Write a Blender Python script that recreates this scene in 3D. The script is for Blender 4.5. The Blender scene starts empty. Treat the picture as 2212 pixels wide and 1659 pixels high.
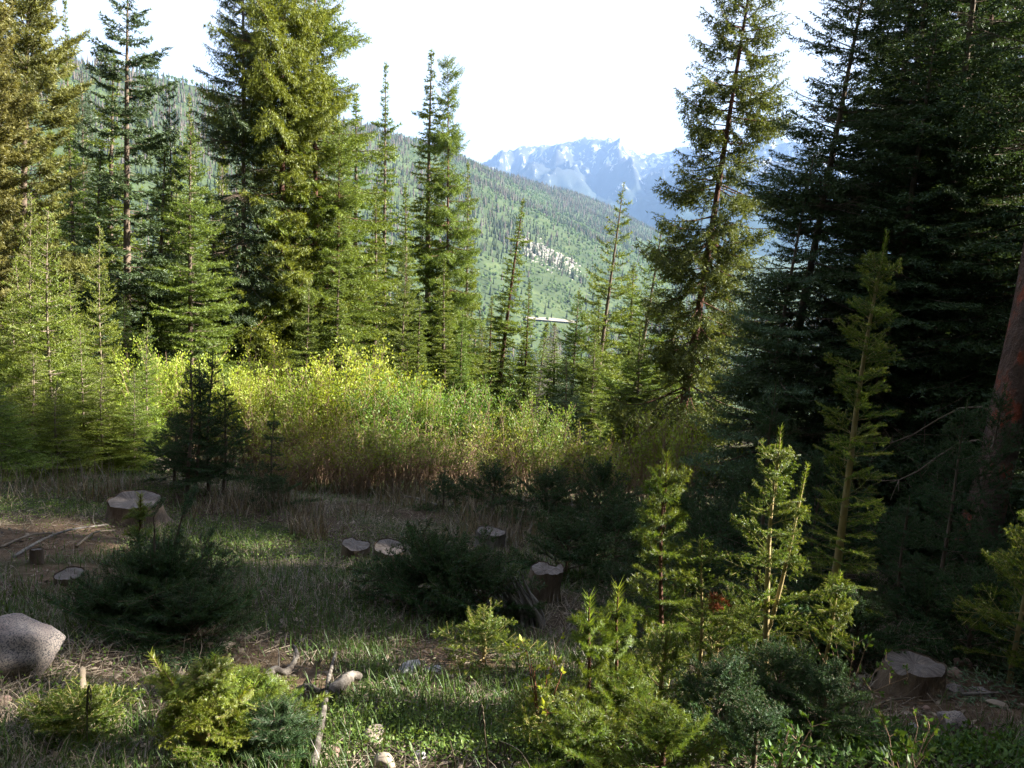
import bpy, math, random
import numpy as np
from mathutils import Vector, Matrix

# ------------------------------------------------------------------ camera, world, sun, exposure
S = bpy.context.scene
COL = S.collection
W0, H0, F0 = 2212.0, 1659.0, 1736.0          # photo measured on a 2212 px wide view
CAM = np.array([0.0, 0.0, 1.6])
PITCH, ROLL = math.radians(12.0), math.radians(4.4)
_r0 = np.array([1.0, 0, 0]); _u0 = np.array([0, math.sin(PITCH), math.cos(PITCH)])
FWD = np.array([0, math.cos(PITCH), -math.sin(PITCH)])
RGT = _r0*math.cos(ROLL) + _u0*math.sin(ROLL)
UPV = _u0*math.cos(ROLL) - _r0*math.sin(ROLL)
cd = bpy.data.cameras.new('camera'); cam = bpy.data.objects.new('camera', cd); COL.objects.link(cam)
cd.sensor_width = 36.0; cd.lens = 36.0*F0/W0; cd.clip_start = 0.05; cd.clip_end = 30000
m = Matrix.Identity(4)
for i in range(3):
    m[i][0] = RGT[i]; m[i][1] = UPV[i]; m[i][2] = -FWD[i]; m[i][3] = CAM[i]
cam.matrix_world = m; S.camera = cam

SUN_EL, SUN_BACK = math.radians(31.0), math.radians(-5.0)     # sun stands to the right, a little beyond the camera
sdir = Vector((math.cos(SUN_EL)*math.cos(SUN_BACK), -math.cos(SUN_EL)*math.sin(SUN_BACK), math.sin(SUN_EL)))
sl = bpy.data.lights.new('sun', 'SUN'); sl.energy = 5.0; sl.angle = math.radians(0.5); sl.color = (1.0, 0.92, 0.78)
so = bpy.data.objects.new('sun', sl); so.rotation_euler = sdir.to_track_quat('Z', 'Y').to_euler(); COL.objects.link(so)
w = bpy.data.worlds.new('World'); S.world = w; w.use_nodes = True
nt = w.node_tree; bg = nt.nodes['Background']
sky = nt.nodes.new('ShaderNodeTexSky'); sky.sky_type = 'NISHITA'; sky.sun_disc = False
sky.sun_elevation = SUN_EL; sky.sun_rotation = math.atan2(sdir.x, sdir.y)
sky.air_density = 1.0; sky.dust_density = 4.0; sky.ozone_density = 1.0; sky.altitude = 2800
veil = nt.nodes.new('ShaderNodeMix'); veil.data_type = 'RGBA'; veil.inputs[0].default_value = 0.48      # thin high white cloud
nt.links.new(sky.outputs[0], veil.inputs[6]); veil.inputs[7].default_value = (6.8, 6.6, 6.6, 1)
nt.links.new(veil.outputs[2], bg.inputs[0]); bg.inputs[1].default_value = 0.05
S.view_settings.view_transform = 'Standard'; S.view_settings.look = 'None'
S.view_settings.exposure = 2.45; S.view_settings.gamma = 1; S.view_settings.use_curve_mapping = False
c = S.cycles
c.max_bounces = 6; c.diffuse_bounces = 3; c.glossy_bounces = 2; c.transmission_bounces = 4; c.volume_bounces = 0
c.transparent_max_bounces = 8; c.sample_clamp_indirect = 4.0; c.caustics_reflective = False; c.caustics_refractive = False
c.use_adaptive_sampling = True; c.adaptive_threshold = 0.02; c.use_denoising = True; c.denoising_input_passes = 'RGB_ALBEDO_NORMAL'; c.denoising_prefilter = 'NONE'

# ------------------------------------------------------------------ helpers
def ray(u, v):
    d = RGT*(u-W0/2)/F0 - UPV*(v-H0/2)/F0 + FWD
    return d
def at(u, v, Y):
    d = ray(u, v); return CAM + d*(Y/d[1])
def pix(P):
    q = np.asarray(P) - CAM; z = q@FWD
    return W0/2 + F0*(q@RGT)/z, H0/2 - F0*(q@UPV)/z
def _hash(ix, iy, s):
    h = (ix.astype(np.int64)*374761393 + iy.astype(np.int64)*668265263 + s*144665) & 0xffffffff
    h = ((h ^ (h >> 13))*1274126177) & 0xffffffff
    return ((h ^ (h >> 16)) & 0xffff)/65535.0
def vn(x, y, s=0):
    x = np.asarray(x, float); y = np.asarray(y, float)
    ix = np.floor(x); iy = np.floor(y); fx = x-ix; fy = y-iy
    fx = fx*fx*(3-2*fx); fy = fy*fy*(3-2*fy)
    a = _hash(ix, iy, s); b = _hash(ix+1, iy, s); c_ = _hash(ix, iy+1, s); d = _hash(ix+1, iy+1, s)
    return (a*(1-fx)+b*fx)*(1-fy) + (c_*(1-fx)+d*fx)*fy
def fbm(x, y, s=0, o=4):
    t = 0; a = .5
    for k in range(o):
        t = t + a*vn(x*2**k+k*17.3, y*2**k-k*9.1, s+k); a *= .5
    return t            # 0..~0.94
def smooth(a, b, x):
    t = np.clip((x-a)/(b-a), 0, 1); return t*t*(3-2*t)

FLOOR = -130.0
_rid = []
for az, el, d in ((-70, 9, 800), (-40, 8.3, 950), (-29, 6.7, 1100), (-20, 6.0, 1250), (-11.5, 4.9, 1500), (-3.4, 3.2, 2100), (3, 1.7, 2700), (6.6, .45, 3200), (10.6, -1.75, 3700), (14, -3.0, 4100)):
    a = math.radians(az); _rid.append((d*math.sin(a), d*math.cos(a), 1.6+d*math.tan(math.radians(el))))
RID = np.array(_rid)
def hill(x, y):
    x = np.asarray(x, float); y = np.asarray(y, float)
    best = np.full(x.shape, 1e9); z = np.full(x.shape, -999.0)
    for i in range(len(RID)-1):
        a = RID[i]; b = RID[i+1]; ab = b[:2]-a[:2]
        t = np.clip(((x-a[0])*ab[0]+(y-a[1])*ab[1])/(ab@ab), 0, 1)
        dx = x-(a[0]+t*ab[0]); dy = y-(a[1]+t*ab[1]); d = np.sqrt(dx*dx+dy*dy)
        h = a[2]+t*(b[2]-a[2]) - (0.42*d + 8*np.exp(-d/60) - 8)
        z = np.maximum(z, h)
    return z + 34*(fbm(x/260, y/260, 5)-.47)*smooth(-120, -40, z) + 9*(fbm(x/60, y/60, 9)-.47)
def G(x, y, micro=True):
    x = np.asarray(x, float); y = np.asarray(y, float)
    yy = np.maximum(y, -2)
    near = np.where(yy < 1.0, -0.10*yy, -0.10-0.232*(yy-1.0))
    near = near + np.where(y > 110, -0.05*(y-110), 0)
    near = near + smooth(8, 40, np.abs(x))*1.5*(fbm(x/14, y/14, 3)-.45) + .02*x*smooth(0, 10, x)
    near = np.maximum(near, FLOOR + 5*(fbm(x/90, y/90, 4)-.5))
    h = np.where(y*1.0 > 60, hill(x, y), -999)
    z = np.maximum(near, h)
    if micro:
        k = 1-smooth(25, 60, np.hypot(x, y))
        z = z + k*(0.30*(fbm(x/2.2, y/2.2, 21)-.47) + 0.07*(fbm(x/.35, y/.35, 22, 3)-.44))
    return z
def gz(x, y): return float(G(np.array([x]), np.array([y]))[0])
def ground_at(u, v):
    d = ray(u, v); t = 1.0
    ts = np.linspace(1.2, 60, 6000); P = CAM[None]+d[None]*ts[:, None]
    k = np.argmax(P[:, 2] < G(P[:, 0], P[:, 1])); p = P[k]
    return np.array([p[0], p[1], gz(p[0], p[1])])

class Buf:
    def __init__(s): s.v = []; s.f = []; s.m = []; s.a = []; s.n = 0
    def add(s, V, T, mat=0, att=0.0):
        V = np.asarray(V, np.float32); T = np.asarray(T, np.int32)
        s.v.append(V); s.f.append(T+s.n); s.m.append(np.full(len(T), mat, np.int32))
        s.a.append(np.broadcast_to(np.asarray(att, np.float32), (len(V),)).copy()); s.n += len(V)
    def tube(s, pts, rad, k=6, mat=0, att=0.0, cap=False, rough=0.0, rng=None):
        pts = np.asarray(pts, float); rad = np.asarray(rad, float); n = len(pts)
        tan = np.gradient(pts, axis=0); tan /= np.linalg.norm(tan, axis=1)[:, None]+1e-9
        ref = np.where(np.abs(tan[:, 2:3]) > .9, np.array([[1.0, 0, 0]]), np.array([[0, 0, 1.0]]))
        s1 = np.cross(tan, ref); s1 /= np.linalg.norm(s1, axis=1)[:, None]+1e-9; s2 = np.cross(tan, s1)
        a = np.arange(k)/k*2*math.pi
        rr = rad[:, None]*np.ones((1, k))
        if rough and rng is not None: rr = rr*(1+rough*(rng.random((n, k))-.5))
        V = pts[:, None]+rr[:, :, None]*(np.cos(a)[None, :, None]*s1[:, None]+np.sin(a)[None, :, None]*s2[:, None])
        i = np.arange(n-1)[:, None]*k; j = np.arange(k)[None]; j2 = (j+1) % k
        A = i+j; B = i+j2; C_ = i+k+j2; D = i+k+j
        T = np.concatenate([np.stack([A, B, C_], -1).reshape(-1, 3), np.stack([A, C_, D], -1).reshape(-1, 3)])
        V = V.reshape(-1, 3)
        if cap:
            V = np.vstack([V, pts[0], pts[-1]]); c0 = n*k; c1 = c0+1
            T = np.vstack([T, np.stack([np.full(k, c0), (np.arange(k)+1) % k, np.arange(k)], -1),
                           np.stack([np.full(k, c1), (n-1)*k+np.arange(k), (n-1)*k+(np.arange(k)+1) % k], -1)])
        s.add(V, T, mat, att)
    def build(s, name, mats, smoothf=False):
        me = bpy.data.meshes.new(name)
        V = np.concatenate(s.v); T = np.concatenate(s.f); M_ = np.concatenate(s.m); A = np.concatenate(s.a)
        me.vertices.add(len(V)); me.vertices.foreach_set('co', V.ravel())
        me.loops.add(len(T)*3); me.loops.foreach_set('vertex_index', T.ravel())
        me.polygons.add(len(T)); me.polygons.foreach_set('loop_start', np.arange(len(T), dtype=np.int32)*3)
        me.polygons.foreach_set('material_index', M_)
        if smoothf: me.polygons.foreach_set('use_smooth', np.ones(len(T), bool))
        at_ = me.attributes.new('tip', 'FLOAT', 'POINT'); at_.data.foreach_set('value', A)
        for q in mats: me.materials.append(q)
        me.update(calc_edges=True)
        return me

def link(name, data, parent=None, loc=None, mat=None, **tags):
    o = bpy.data.objects.new(name, data); COL.objects.link(o)
    if parent: o.parent = parent
    if loc is not None: o.location = [float(q) for q in loc]
    if mat is not None: o.matrix_basis = mat
    for k, v in tags.items():
        if v: o[k] = v
    return o
def thing(name, label, cat, loc, group=None, data=None, mat=None):
    return link(name, data, None, loc, mat, label=label, category=cat, group=group)

# ------------------------------------------------------------------ materials
def newmat(name):
    mt = bpy.data.materials.new(name); mt.use_nodes = True
    n = mt.node_tree; n.nodes.clear(); out = n.nodes.new('ShaderNodeOutputMaterial')
    return mt, n, out
def ramp(n, fac, stops):
    r = n.nodes.new('ShaderNodeValToRGB'); n.links.new(fac, r.inputs[0])
    while len(r.color_ramp.elements) < len(stops): r.color_ramp.elements.new(.5)
    for e, (p, c_) in zip(r.color_ramp.elements, stops): e.position = p; e.color = (*c_, 1)
    return r.outputs[0]
def noise(n, scale, detail=4, co=None, rough=.6):
    t = n.nodes.new('ShaderNodeTexNoise'); t.inputs['Scale'].default_value = scale; t.inputs['Detail'].default_value = detail
    t.inputs['Roughness'].default_value = rough
    if co is not None: n.links.new(co, t.inputs['Vector'])
    return t.outputs['Fac']
def coord(n, kind='Object'):
    return n.nodes.new('ShaderNodeTexCoord').outputs[kind]
def mix(n, f, a, b, mode='MIX'):
    q = n.nodes.new('ShaderNodeMix'); q.data_type = 'RGBA'; q.blend_type = mode
    if isinstance(f, (int, float)): q.inputs[0].default_value = f
    else: n.links.new(f, q.inputs[0])
    for s, i in ((a, 6), (b, 7)):
        if isinstance(s, tuple): q.inputs[i].default_value = (*s, 1)
        else: n.links.new(s, q.inputs[i])
    return q.outputs[2]
def leaf_mat(name, c0, c1, trans=.38, gloss=.025, rough=.5, var=.35):
    """c0 old needles / c1 young growth, told apart by the mesh attribute 'tip'"""
    mt, n, out = newmat(name)
    a = n.nodes.new('ShaderNodeAttribute'); a.attribute_name = 'tip'
    col = mix(n, a.outputs['Fac'], c0, c1)
    info = n.nodes.new('ShaderNodeObjectInfo')
    isl = n.nodes.new('ShaderNodeNewGeometry')
    hs = n.nodes.new('ShaderNodeHueSaturation'); n.links.new(col, hs.inputs['Color'])
    mr = n.nodes.new('ShaderNodeMapRange'); n.links.new(isl.outputs['Random Per Island'], mr.inputs[0])
    mr.inputs['To Min'].default_value = 1-var; mr.inputs['To Max'].default_value = 1+var
    n.links.new(mr.outputs[0], hs.inputs['Value'])
    mh = n.nodes.new('ShaderNodeMapRange'); n.links.new(info.outputs['Random'], mh.inputs[0])
    mh.inputs['To Min'].default_value = .485; mh.inputs['To Max'].default_value = .515
    n.links.new(mh.outputs[0], hs.inputs['Hue'])
    d = n.nodes.new('ShaderNodeBsdfDiffuse'); n.links.new(hs.outputs[0], d.inputs[0])
    t = n.nodes.new('ShaderNodeBsdfTranslucent'); n.links.new(mix(n, 1.0, hs.outputs[0], (1.25, 1.15, .55), 'MULTIPLY'), t.inputs[0])
    g = n.nodes.new('ShaderNodeBsdfGlossy'); g.inputs['Roughness'].default_value = rough; g.inputs[0].default_value = (.9, .95, 1, 1)
    m1 = n.nodes.new('ShaderNodeMixShader'); m1.inputs[0].default_value = trans
    n.links.new(d.outputs[0], m1.inputs[1]); n.links.new(t.outputs[0], m1.inputs[2])
    m2 = n.nodes.new('ShaderNodeMixShader'); m2.inputs[0].default_value = gloss
    n.links.new(m1.outputs[0], m2.inputs[1]); n.links.new(g.outputs[0], m2.inputs[2])
    n.links.new(m2.outputs[0], out.inputs[0]); return mt
def solid_mat(name, stops, scale=6, rough=.85, bump=.4, bscale=30, stretch=(1, 1, 1), speck=None, bdist=.02):
    mt, n, out = newmat(name)
    co = coord(n); mp = n.nodes.new('ShaderNodeMapping'); n.links.new(co, mp.inputs[0]); mp.inputs['Scale'].default_value = stretch
    co = mp.outputs[0]
    col = ramp(n, noise(n, scale, 6, co), stops)
    if speck:
        v = n.nodes.new('ShaderNodeTexVoronoi'); v.inputs['Scale'].default_value = speck[0]; n.links.new(co, v.inputs['Vector'])
        f = ramp(n, noise(n, speck[0], 2, co, .8), [(speck[2], (0, 0, 0)), (speck[2]+.06, (1, 1, 1))])
        col = mix(n, f, col, speck[1])
    b = n.nodes.new('ShaderNodeBsdfPrincipled'); n.links.new(col, b.inputs['Base Color']); b.inputs['Roughness'].default_value = rough
    b.inputs['Specular IOR Level'].default_value = .25
    bp = n.nodes.new('ShaderNodeBump'); bp.inputs['Strength'].default_value = bump; bp.inputs['Distance'].default_value = bdist
    n.links.new(noise(n, bscale, 5, co, .7), bp.inputs['Height']); n.links.new(bp.outputs[0], b.inputs['Normal'])
    n.links.new(b.outputs[0], out.inputs[0]); return mt

M = {}
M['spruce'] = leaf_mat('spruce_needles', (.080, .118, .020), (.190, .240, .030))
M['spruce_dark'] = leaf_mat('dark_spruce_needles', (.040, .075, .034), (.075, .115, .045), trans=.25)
M['fir'] = leaf_mat('fir_needles', (.070, .122, .024), (.175, .240, .034))
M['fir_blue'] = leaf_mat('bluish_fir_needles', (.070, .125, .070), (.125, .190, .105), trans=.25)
M['spruce_mid'] = leaf_mat('drooping_spruce_needles', (.050, .080, .024), (.120, .155, .035))
M['pine'] = leaf_mat('lodgepole_needles', (.135, .145, .042), (.215, .215, .062))
M['fir_sunlit'] = leaf_mat('sunlit_young_fir_needles', (.085, .140, .024), (.230, .290, .038))  # brighter than the other fir needles: sunlit tone put into the colour
M['sap'] = leaf_mat('sapling_needles', (.050, .105, .022), (.200, .260, .035), trans=.4, gloss=.03, rough=.4)
M['sap_sunlit'] = leaf_mat('sunlit_yellow_sapling_needles', (.130, .200, .030), (.34, .42, .055), trans=.4, gloss=.05, rough=.4)  # yellow green, with sunlight put into the colour of the bottom left sapling
M['sap_dark'] = leaf_mat('shaded_pine_needles', (.030, .070, .030), (.060, .110, .040), trans=.25)  # darker copy of the sapling needles, shade put into the colour
M['rust'] = leaf_mat('dead_red_needles', (.20, .04, .02), (.30, .07, .03), trans=.2)
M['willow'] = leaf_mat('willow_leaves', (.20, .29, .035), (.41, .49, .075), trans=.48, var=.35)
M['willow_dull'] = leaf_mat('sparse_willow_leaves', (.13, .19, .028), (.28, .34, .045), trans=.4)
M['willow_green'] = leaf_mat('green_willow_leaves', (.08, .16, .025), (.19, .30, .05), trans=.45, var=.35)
M['forb'] = leaf_mat('leafy_ground_plants', (.045, .105, .018), (.130, .200, .032), trans=.35, gloss=.02)
M['grass_green'] = leaf_mat('green_grass', (.038, .090, .018), (.085, .140, .030), trans=.3)
M['grass_dry'] = leaf_mat('dry_grass', (.10, .080, .055), (.24, .20, .145), trans=.2, gloss=.04)
M['twig_red'] = solid_mat('red_twigs', [(.3, (.20, .075, .045)), (.7, (.30, .13, .08))], 20)
M['willow_stem'] = solid_mat('willow_stems', [(.3, (.20, .12, .075)), (.7, (.38, .28, .20))], 12, bump=.1)
M['bark'] = solid_mat('grey_brown_bark', [(.3, (.10, .075, .055)), (.55, (.17, .13, .10)), (.8, (.25, .20, .16))], 5, bump=.8, bscale=14, stretch=(3, 3, 1))
M['bark_red'] = solid_mat('reddish_bark', [(.3, (.055, .035, .028)), (.55, (.13, .062, .045)), (.8, (.20, .085, .055))], 5, bump=.9, bscale=14, stretch=(3, 3, 1.2), bdist=.03)
M['bark_pale'] = solid_mat('pale_smooth_bark', [(.3, (.15, .12, .09)), (.7, (.27, .225, .17))], 9, bump=.2, stretch=(2, 2, 1))
M['bark_yellow'] = solid_mat('yellowish_young_bark', [(.3, (.26, .20, .09)), (.7, (.38, .31, .16))], 9, bump=.2)
M['snag'] = solid_mat('weathered_grey_wood', [(.3, (.11, .10, .095)), (.7, (.26, .24, .22))], 4, bump=.6, bscale=12, stretch=(6, 6, 1))
M['litter'] = solid_mat('dead_twigs', [(.3, (.10, .08, .06)), (.7, (.25, .21, .17))], 3, bump=.1)

# ------------------------------------------------------------------ generators for conifers
DK = 1.0
def tufts(buf, P, D, L, step, tl, tw, rng, tip, mat=1, spread=.8, up=0.0, fwd=.6):
    """needle sprays along straight twigs: P start, D unit direction, L length, tip 0..1 per twig"""
    n = np.maximum(1, (L/step).astype(int)); idx = np.repeat(np.arange(len(P)), n)
    t = rng.random(len(idx)); base = P[idx]+D[idx]*(L[idx]*t)[:, None]
    r = rng.normal(size=(len(idx), 3)); d = D[idx]
    perp = r-(r*d).sum(1)[:, None]*d; perp /= np.linalg.norm(perp, axis=1)[:, None]+1e-9
    dd = d*fwd+perp*spread; dd[:, 2] += up; dd /= np.linalg.norm(dd, axis=1)[:, None]
    side = np.cross(dd, rng.normal(size=dd.shape)); side /= np.linalg.norm(side, axis=1)[:, None]+1e-9
    ln = tl*rng.uniform(.7, 1.25, len(idx)); hw = tw*.5
    A = base-side*hw; B = base+side*hw; C_ = base+dd*ln[:, None]
    V = np.stack([A, B, C_], 1).reshape(-1, 3); T = np.arange(len(V)).reshape(-1, 3)
    a = np.clip(tip[idx]*(.35+.65*t)+rng.normal(0, .12, len(idx)), 0, 1)
    buf.add(V, T, mat, np.repeat(a, 3))

def conifer(name, seed, H, R, needles, bark='bark', clear=.06, whorl=.28, nper=6, power=.85, pitch=(-.35, .6), sag=.25, lift=.25,
            gap=.08, hang=.25, twsp=.10, twlen=.42, step=.035, tl=.06, tw=.013, spread=.8, jit=.35, lean=0.0, bare_end=.2, tr=.011,
            dead=0.0, belly=0.0, bend=.1, irregular=.25):
    rng = np.random.default_rng(seed)
    cb = Buf(); tb = Buf()
    zz = np.linspace(-.3, H, 14)
    bx = bend*np.sin(zz/H*3+seed); by = bend*np.cos(zz/H*2.3+seed*2)-bend*math.cos(seed*2); bx -= bend*math.sin(seed)
    r = .8*H*tr*(1-np.clip(zz/H, 0, 1))**.85+.006
    r[0] *= 1.5; r[1] *= 1.08
    tb.tube(np.stack([bx, by, zz], 1), r, 8, 0, rough=.15, rng=rng)
    Ps, Ds, Ls, Ts = [], [], [], []
    z = H*clear
    big = rng.random(40)
    while z < H-.08:
        h = z/H; k = nper + rng.integers(-1, 2)
        lscale = (1-h)**power
        if belly: lscale = min(lscale, (h+belly)**.6)
        lumps = 1+irregular*(big[int(h*39)]-.5)*2
        a0 = rng.random()*6.28
        for j in range(max(2, k)):
            if rng.random() < gap: continue
            az = a0+j*6.283/k+rng.normal(0, .2)
            L = max(.07, R*lscale*lumps*rng.uniform(1-jit, 1+jit*.6))
            zb = z+rng.uniform(-.5, .5)*whorl
            pt = pitch[0]+(pitch[1]-pitch[0])*h**1.2+rng.normal(0, .09)
            K = 6; t = np.linspace(0, 1, K)
            rad = L*t*math.cos(pt)
            hh = L*(t*math.sin(pt)-sag*(1-h)*t**2+lift*(1-h*.5)*t**3.2)
            x0 = np.interp(zb, zz, bx); y0 = np.interp(zb, zz, by)
            wob = rng.normal(0, .05)*L*t**2
            ax = np.stack([x0+rad*math.cos(az)-wob*math.sin(az), y0+rad*math.sin(az)+wob*math.cos(az), zb+hh], 1)
            cb.tube(ax, np.linspace(max(.006, .011*L+.003), .003, K), 3, 0)
            isdead = rng.random() < dead*(1-h)
            # main axis tufts
            seg = ax[1:]-ax[:-1]; sl_ = np.linalg.norm(seg, axis=1)
            for q in range(K-1):
                if t[q+1] > bare_end and not isdead:
                    Ps.append(ax[q]); Ds.append(seg[q]/sl_[q]); Ls.append(sl_[q]); Ts.append(t[q])
            nt_ = max(2, int(L/twsp))
            for s in (-1, 1):
                for q in range(nt_):
                    tt = bare_end+(1-bare_end)*(q+rng.random()*.9)/nt_
                    if tt > .99: continue
                    i = min(K-2, int(tt*(K-1))); f = tt*(K-1)-i
                    p = ax[i]*(1-f)+ax[i+1]*f; tg = seg[i]/sl_[i]
                    hz = np.array([-math.sin(az), math.cos(az), 0])*s
                    an = rng.uniform(.75, 1.15)
                    d = tg*math.cos(an)+hz*math.sin(an)+np.array([0, 0, -hang*(.4+rng.random())+.08])
                    d /= np.linalg.norm(d)
                    ll = twlen*L*(.18+1.0*(1-tt)**.8)*rng.uniform(.6, 1.2)*(1 if L > .4 else 1.2)
                    ll = min(ll, .75)
                    if isdead:
                        e = p+d*ll; cb.tube(np.array([p, (p+e)/2+[0, 0, .02], e]), np.array([.004, .003, .002]), 3, 0); continue
                    Ps.append(p); Ds.append(d); Ls.append(ll); Ts.append(.35+.65*tt)
                    if ll > .22:      # second order sprays
                        for s2 in (-1, 1):
                            for e in (.35, .65):
                                dd = d*.75+tg*.55*s2*s+np.array([0, 0, -hang*.5*rng.random()]); dd /= np.linalg.norm(dd)
                                Ps.append(p+d*ll*e); Ds.append(dd); Ls.append(ll*.4*rng.uniform(.6, 1.2)); Ts.append(.6+.4*tt)
        z += whorl*rng.uniform(.7, 1.3)*(1-.35*h)
    # leader
    top = np.array([bx[-1], by[-1], H]); Ps.append(top-[0, 0, H*.03+.2]); Ds.append(np.array([0, 0, 1.0])); Ls.append(H*.03+.25); Ts.append(1)
    P = np.array(Ps); D = np.array(Ds); L = np.array(Ls); Tt = np.array(Ts)
    tufts(cb, P, D, L, step, tl, tw, rng, Tt, 1, spread)
    return tb.build(name+'_trunk', [M[bark]], True), cb.build(name+'_crown', [M[bark], M[needles]]), H, R

V = {}
V['full'] = conifer('full_spruce', 1, 15, 2.0, 'spruce', 'bark_red', clear=.10, whorl=.24, nper=7, power=0.33, pitch=(-.45, .5), hang=.55, sag=.2, lift=.3, gap=0.2, twlen=0.42, step=0.028, tl=0.095, tw=0.024, irregular=0.5, jit=0.45)
V['full2'] = conifer('broad_spruce', 2, 15, 1.9, 'spruce', 'bark_red', clear=.08, whorl=.24, nper=7, power=0.4, pitch=(-.5, .4), hang=.6, gap=0.22, twlen=0.42, step=0.031, tl=0.095, tw=0.024, irregular=0.55, jit=0.5)
V['spire'] = conifer('spire_spruce', 3, 13, 1.0, 'spruce', 'bark', clear=.05, whorl=.24, nper=6, power=.62, pitch=(-.5, .3), hang=.35, step=.018, tl=0.0945, tw=0.0306, irregular=0.6, gap=.15)
V['spire2'] = conifer('narrow_spruce', 4, 13, 1.05, 'fir', 'bark', clear=.04, whorl=.25, nper=6, power=.75, pitch=(-.4, .4), hang=.2, step=.018, tl=0.0945, tw=0.0306, irregular=.35, gap=.15)
V['sparse'] = conifer('thin_dark_spruce', 5, 12, 1.5, 'spruce_dark', 'bark', clear=.10, whorl=.38, nper=5, power=.5, pitch=(-.4, .35), hang=.3, gap=0.18, sag=.3, lift=.5, step=0.02, tl=0.08775, tw=0.0289, bare_end=.28, irregular=.4, twsp=0.08)
V['sparse2'] = conifer('thin_spruce', 6, 9, 1.3, 'fir', 'bark', clear=.05, whorl=.32, nper=5, power=.7, pitch=(-.25, .5), hang=.25, gap=.18, sag=.25, lift=.45, step=.018, tl=0.081, tw=0.0255, bare_end=.2)
V['pine'] = conifer('lodgepole_pine', 7, 14, 1.7, 'pine', 'bark', clear=.12, whorl=.30, nper=6, power=.35, pitch=(.0, .8), hang=-.25, sag=0.05, lift=.3, gap=0.06, twsp=.13, twlen=.4, step=0.022, tl=0.11, tw=0.026, bare_end=.35, irregular=0.3, spread=1.0)
V['fir'] = conifer('layered_fir', 8, 8, 1.6, 'fir', 'bark', clear=.03, whorl=0.26, nper=7, power=.8, pitch=(-.25, .45), hang=.08, gap=.1, sag=.2, lift=.35, twsp=.075, twlen=.45, step=0.018, tl=0.065, tw=0.018)
V['fir2'] = conifer('young_fir', 9, 5, 1.15, 'fir_sunlit', 'bark_pale', clear=.03, whorl=0.24, nper=7, power=0.65, pitch=(-.15, .5), hang=.05, gap=0.14, sag=.2, lift=.3, twsp=0.075, twlen=0.55, step=0.024, tl=0.052, tw=0.017, tr=.009, irregular=0.35)
V['fir_blue'] = conifer('bluish_fir', 10, 4.5, 1.3, 'fir_blue', 'bark', clear=.02, whorl=.22, nper=6, power=.75, pitch=(-.15, .4), hang=.05, gap=.08, twsp=.06, twlen=.48, step=.021, tl=0.042, tw=0.0112)
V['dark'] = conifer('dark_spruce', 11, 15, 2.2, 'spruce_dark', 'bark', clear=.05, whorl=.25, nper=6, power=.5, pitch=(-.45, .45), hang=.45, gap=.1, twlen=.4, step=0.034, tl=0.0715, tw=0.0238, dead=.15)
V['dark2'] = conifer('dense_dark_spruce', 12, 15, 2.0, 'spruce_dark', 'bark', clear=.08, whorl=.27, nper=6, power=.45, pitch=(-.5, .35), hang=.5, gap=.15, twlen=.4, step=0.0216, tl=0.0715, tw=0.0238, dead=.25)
V['lean'] = conifer('drooping_spruce', 13, 12, 1.55, 'spruce_mid', 'bark_red', clear=.10, whorl=.33, nper=8, power=.35, pitch=(-.6, .15), hang=1.1, gap=0.1, sag=.25, lift=.5, twsp=.08, twlen=.42, step=0.02, tl=0.065, tw=0.0204, bare_end=.25, irregular=0.3, tr=.010)
V['far'] = conifer('far_spruce', 14, 12, 1.5, 'spruce', 'bark', clear=.04, whorl=.45, nper=6, power=.75, pitch=(-.4, .3), hang=.3, step=0.065, tl=.17, tw=0.065, twsp=.25)
V['far2'] = conifer('far_narrow_spruce', 15, 12, 1.0, 'spruce_dark', 'bark', clear=.04, whorl=.45, nper=5, power=.7, pitch=(-.4, .3), hang=.3, step=0.065, tl=.17, tw=0.065, twsp=.25, irregular=.5)
V['snag'] = conifer('dead_snag', 16, 8, 1.3, 'spruce_dark', 'snag', clear=.1, whorl=0.16, nper=9, power=.5, pitch=(-.5, .1), sag=.4, gap=.1, dead=50, step=5, tl=.01, tw=.002)

import os
if os.environ.get('STATS'):
    for k_, v_ in V.items(): print('TRI', k_, len(v_[1].polygons))
def place_tree(var, u, v, Y, R=None, ub=None, vb=None, label='', cat='spruce tree', group=None, name='spruce_tree', base=None, rot=None, mats=None):
    tb, cb, H, R0 = V[var]
    T = at(u, v, Y)
    if ub is not None: Bp = at(ub, vb, Y); d = T-Bp; t = (T[2]-0)/d[2] if abs(d[2]) > 1e-6 else 0
    if ub is not None:
        bx_ = Bp[0]; g = gz(bx_, Y); k = (T[2]-g)/d[2]; bx_ = T[0]-d[0]*k; g = gz(bx_, Y)
    else: bx_ = T[0]; g = gz(bx_, Y)
    base = Vector((bx_, Y, g)); top = Vector((float(T[0]), float(T[1]), float(T[2])))
    ax = top-base; h = ax.length; s = h/H
    sr = (R/R0) if R else s
    q = ax.to_track_quat('Z', 'Y').to_matrix().to_4x4()
    rz = Matrix.Rotation(rot if rot is not None else random.random()*6.28, 4, 'Z')
    mt = Matrix.Translation(base) @ q @ rz @ Matrix.Diagonal((sr, sr, s, 1))
    root = thing(name, label, cat, base, group)
    inv = Matrix.Translation(-base)
    a = link('trunk', tb, root, mat=inv @ mt); b = link('crown', cb, root, mat=inv @ mt)
    if mats:
        for o in (a, b):
            for i, mm in enumerate(o.data.materials):
                key = mats.get(mm.name)
                if key: o.material_slots[i].link = 'OBJECT'; o.material_slots[i].material = M[key]
    return root
random.seed(4)

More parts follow.
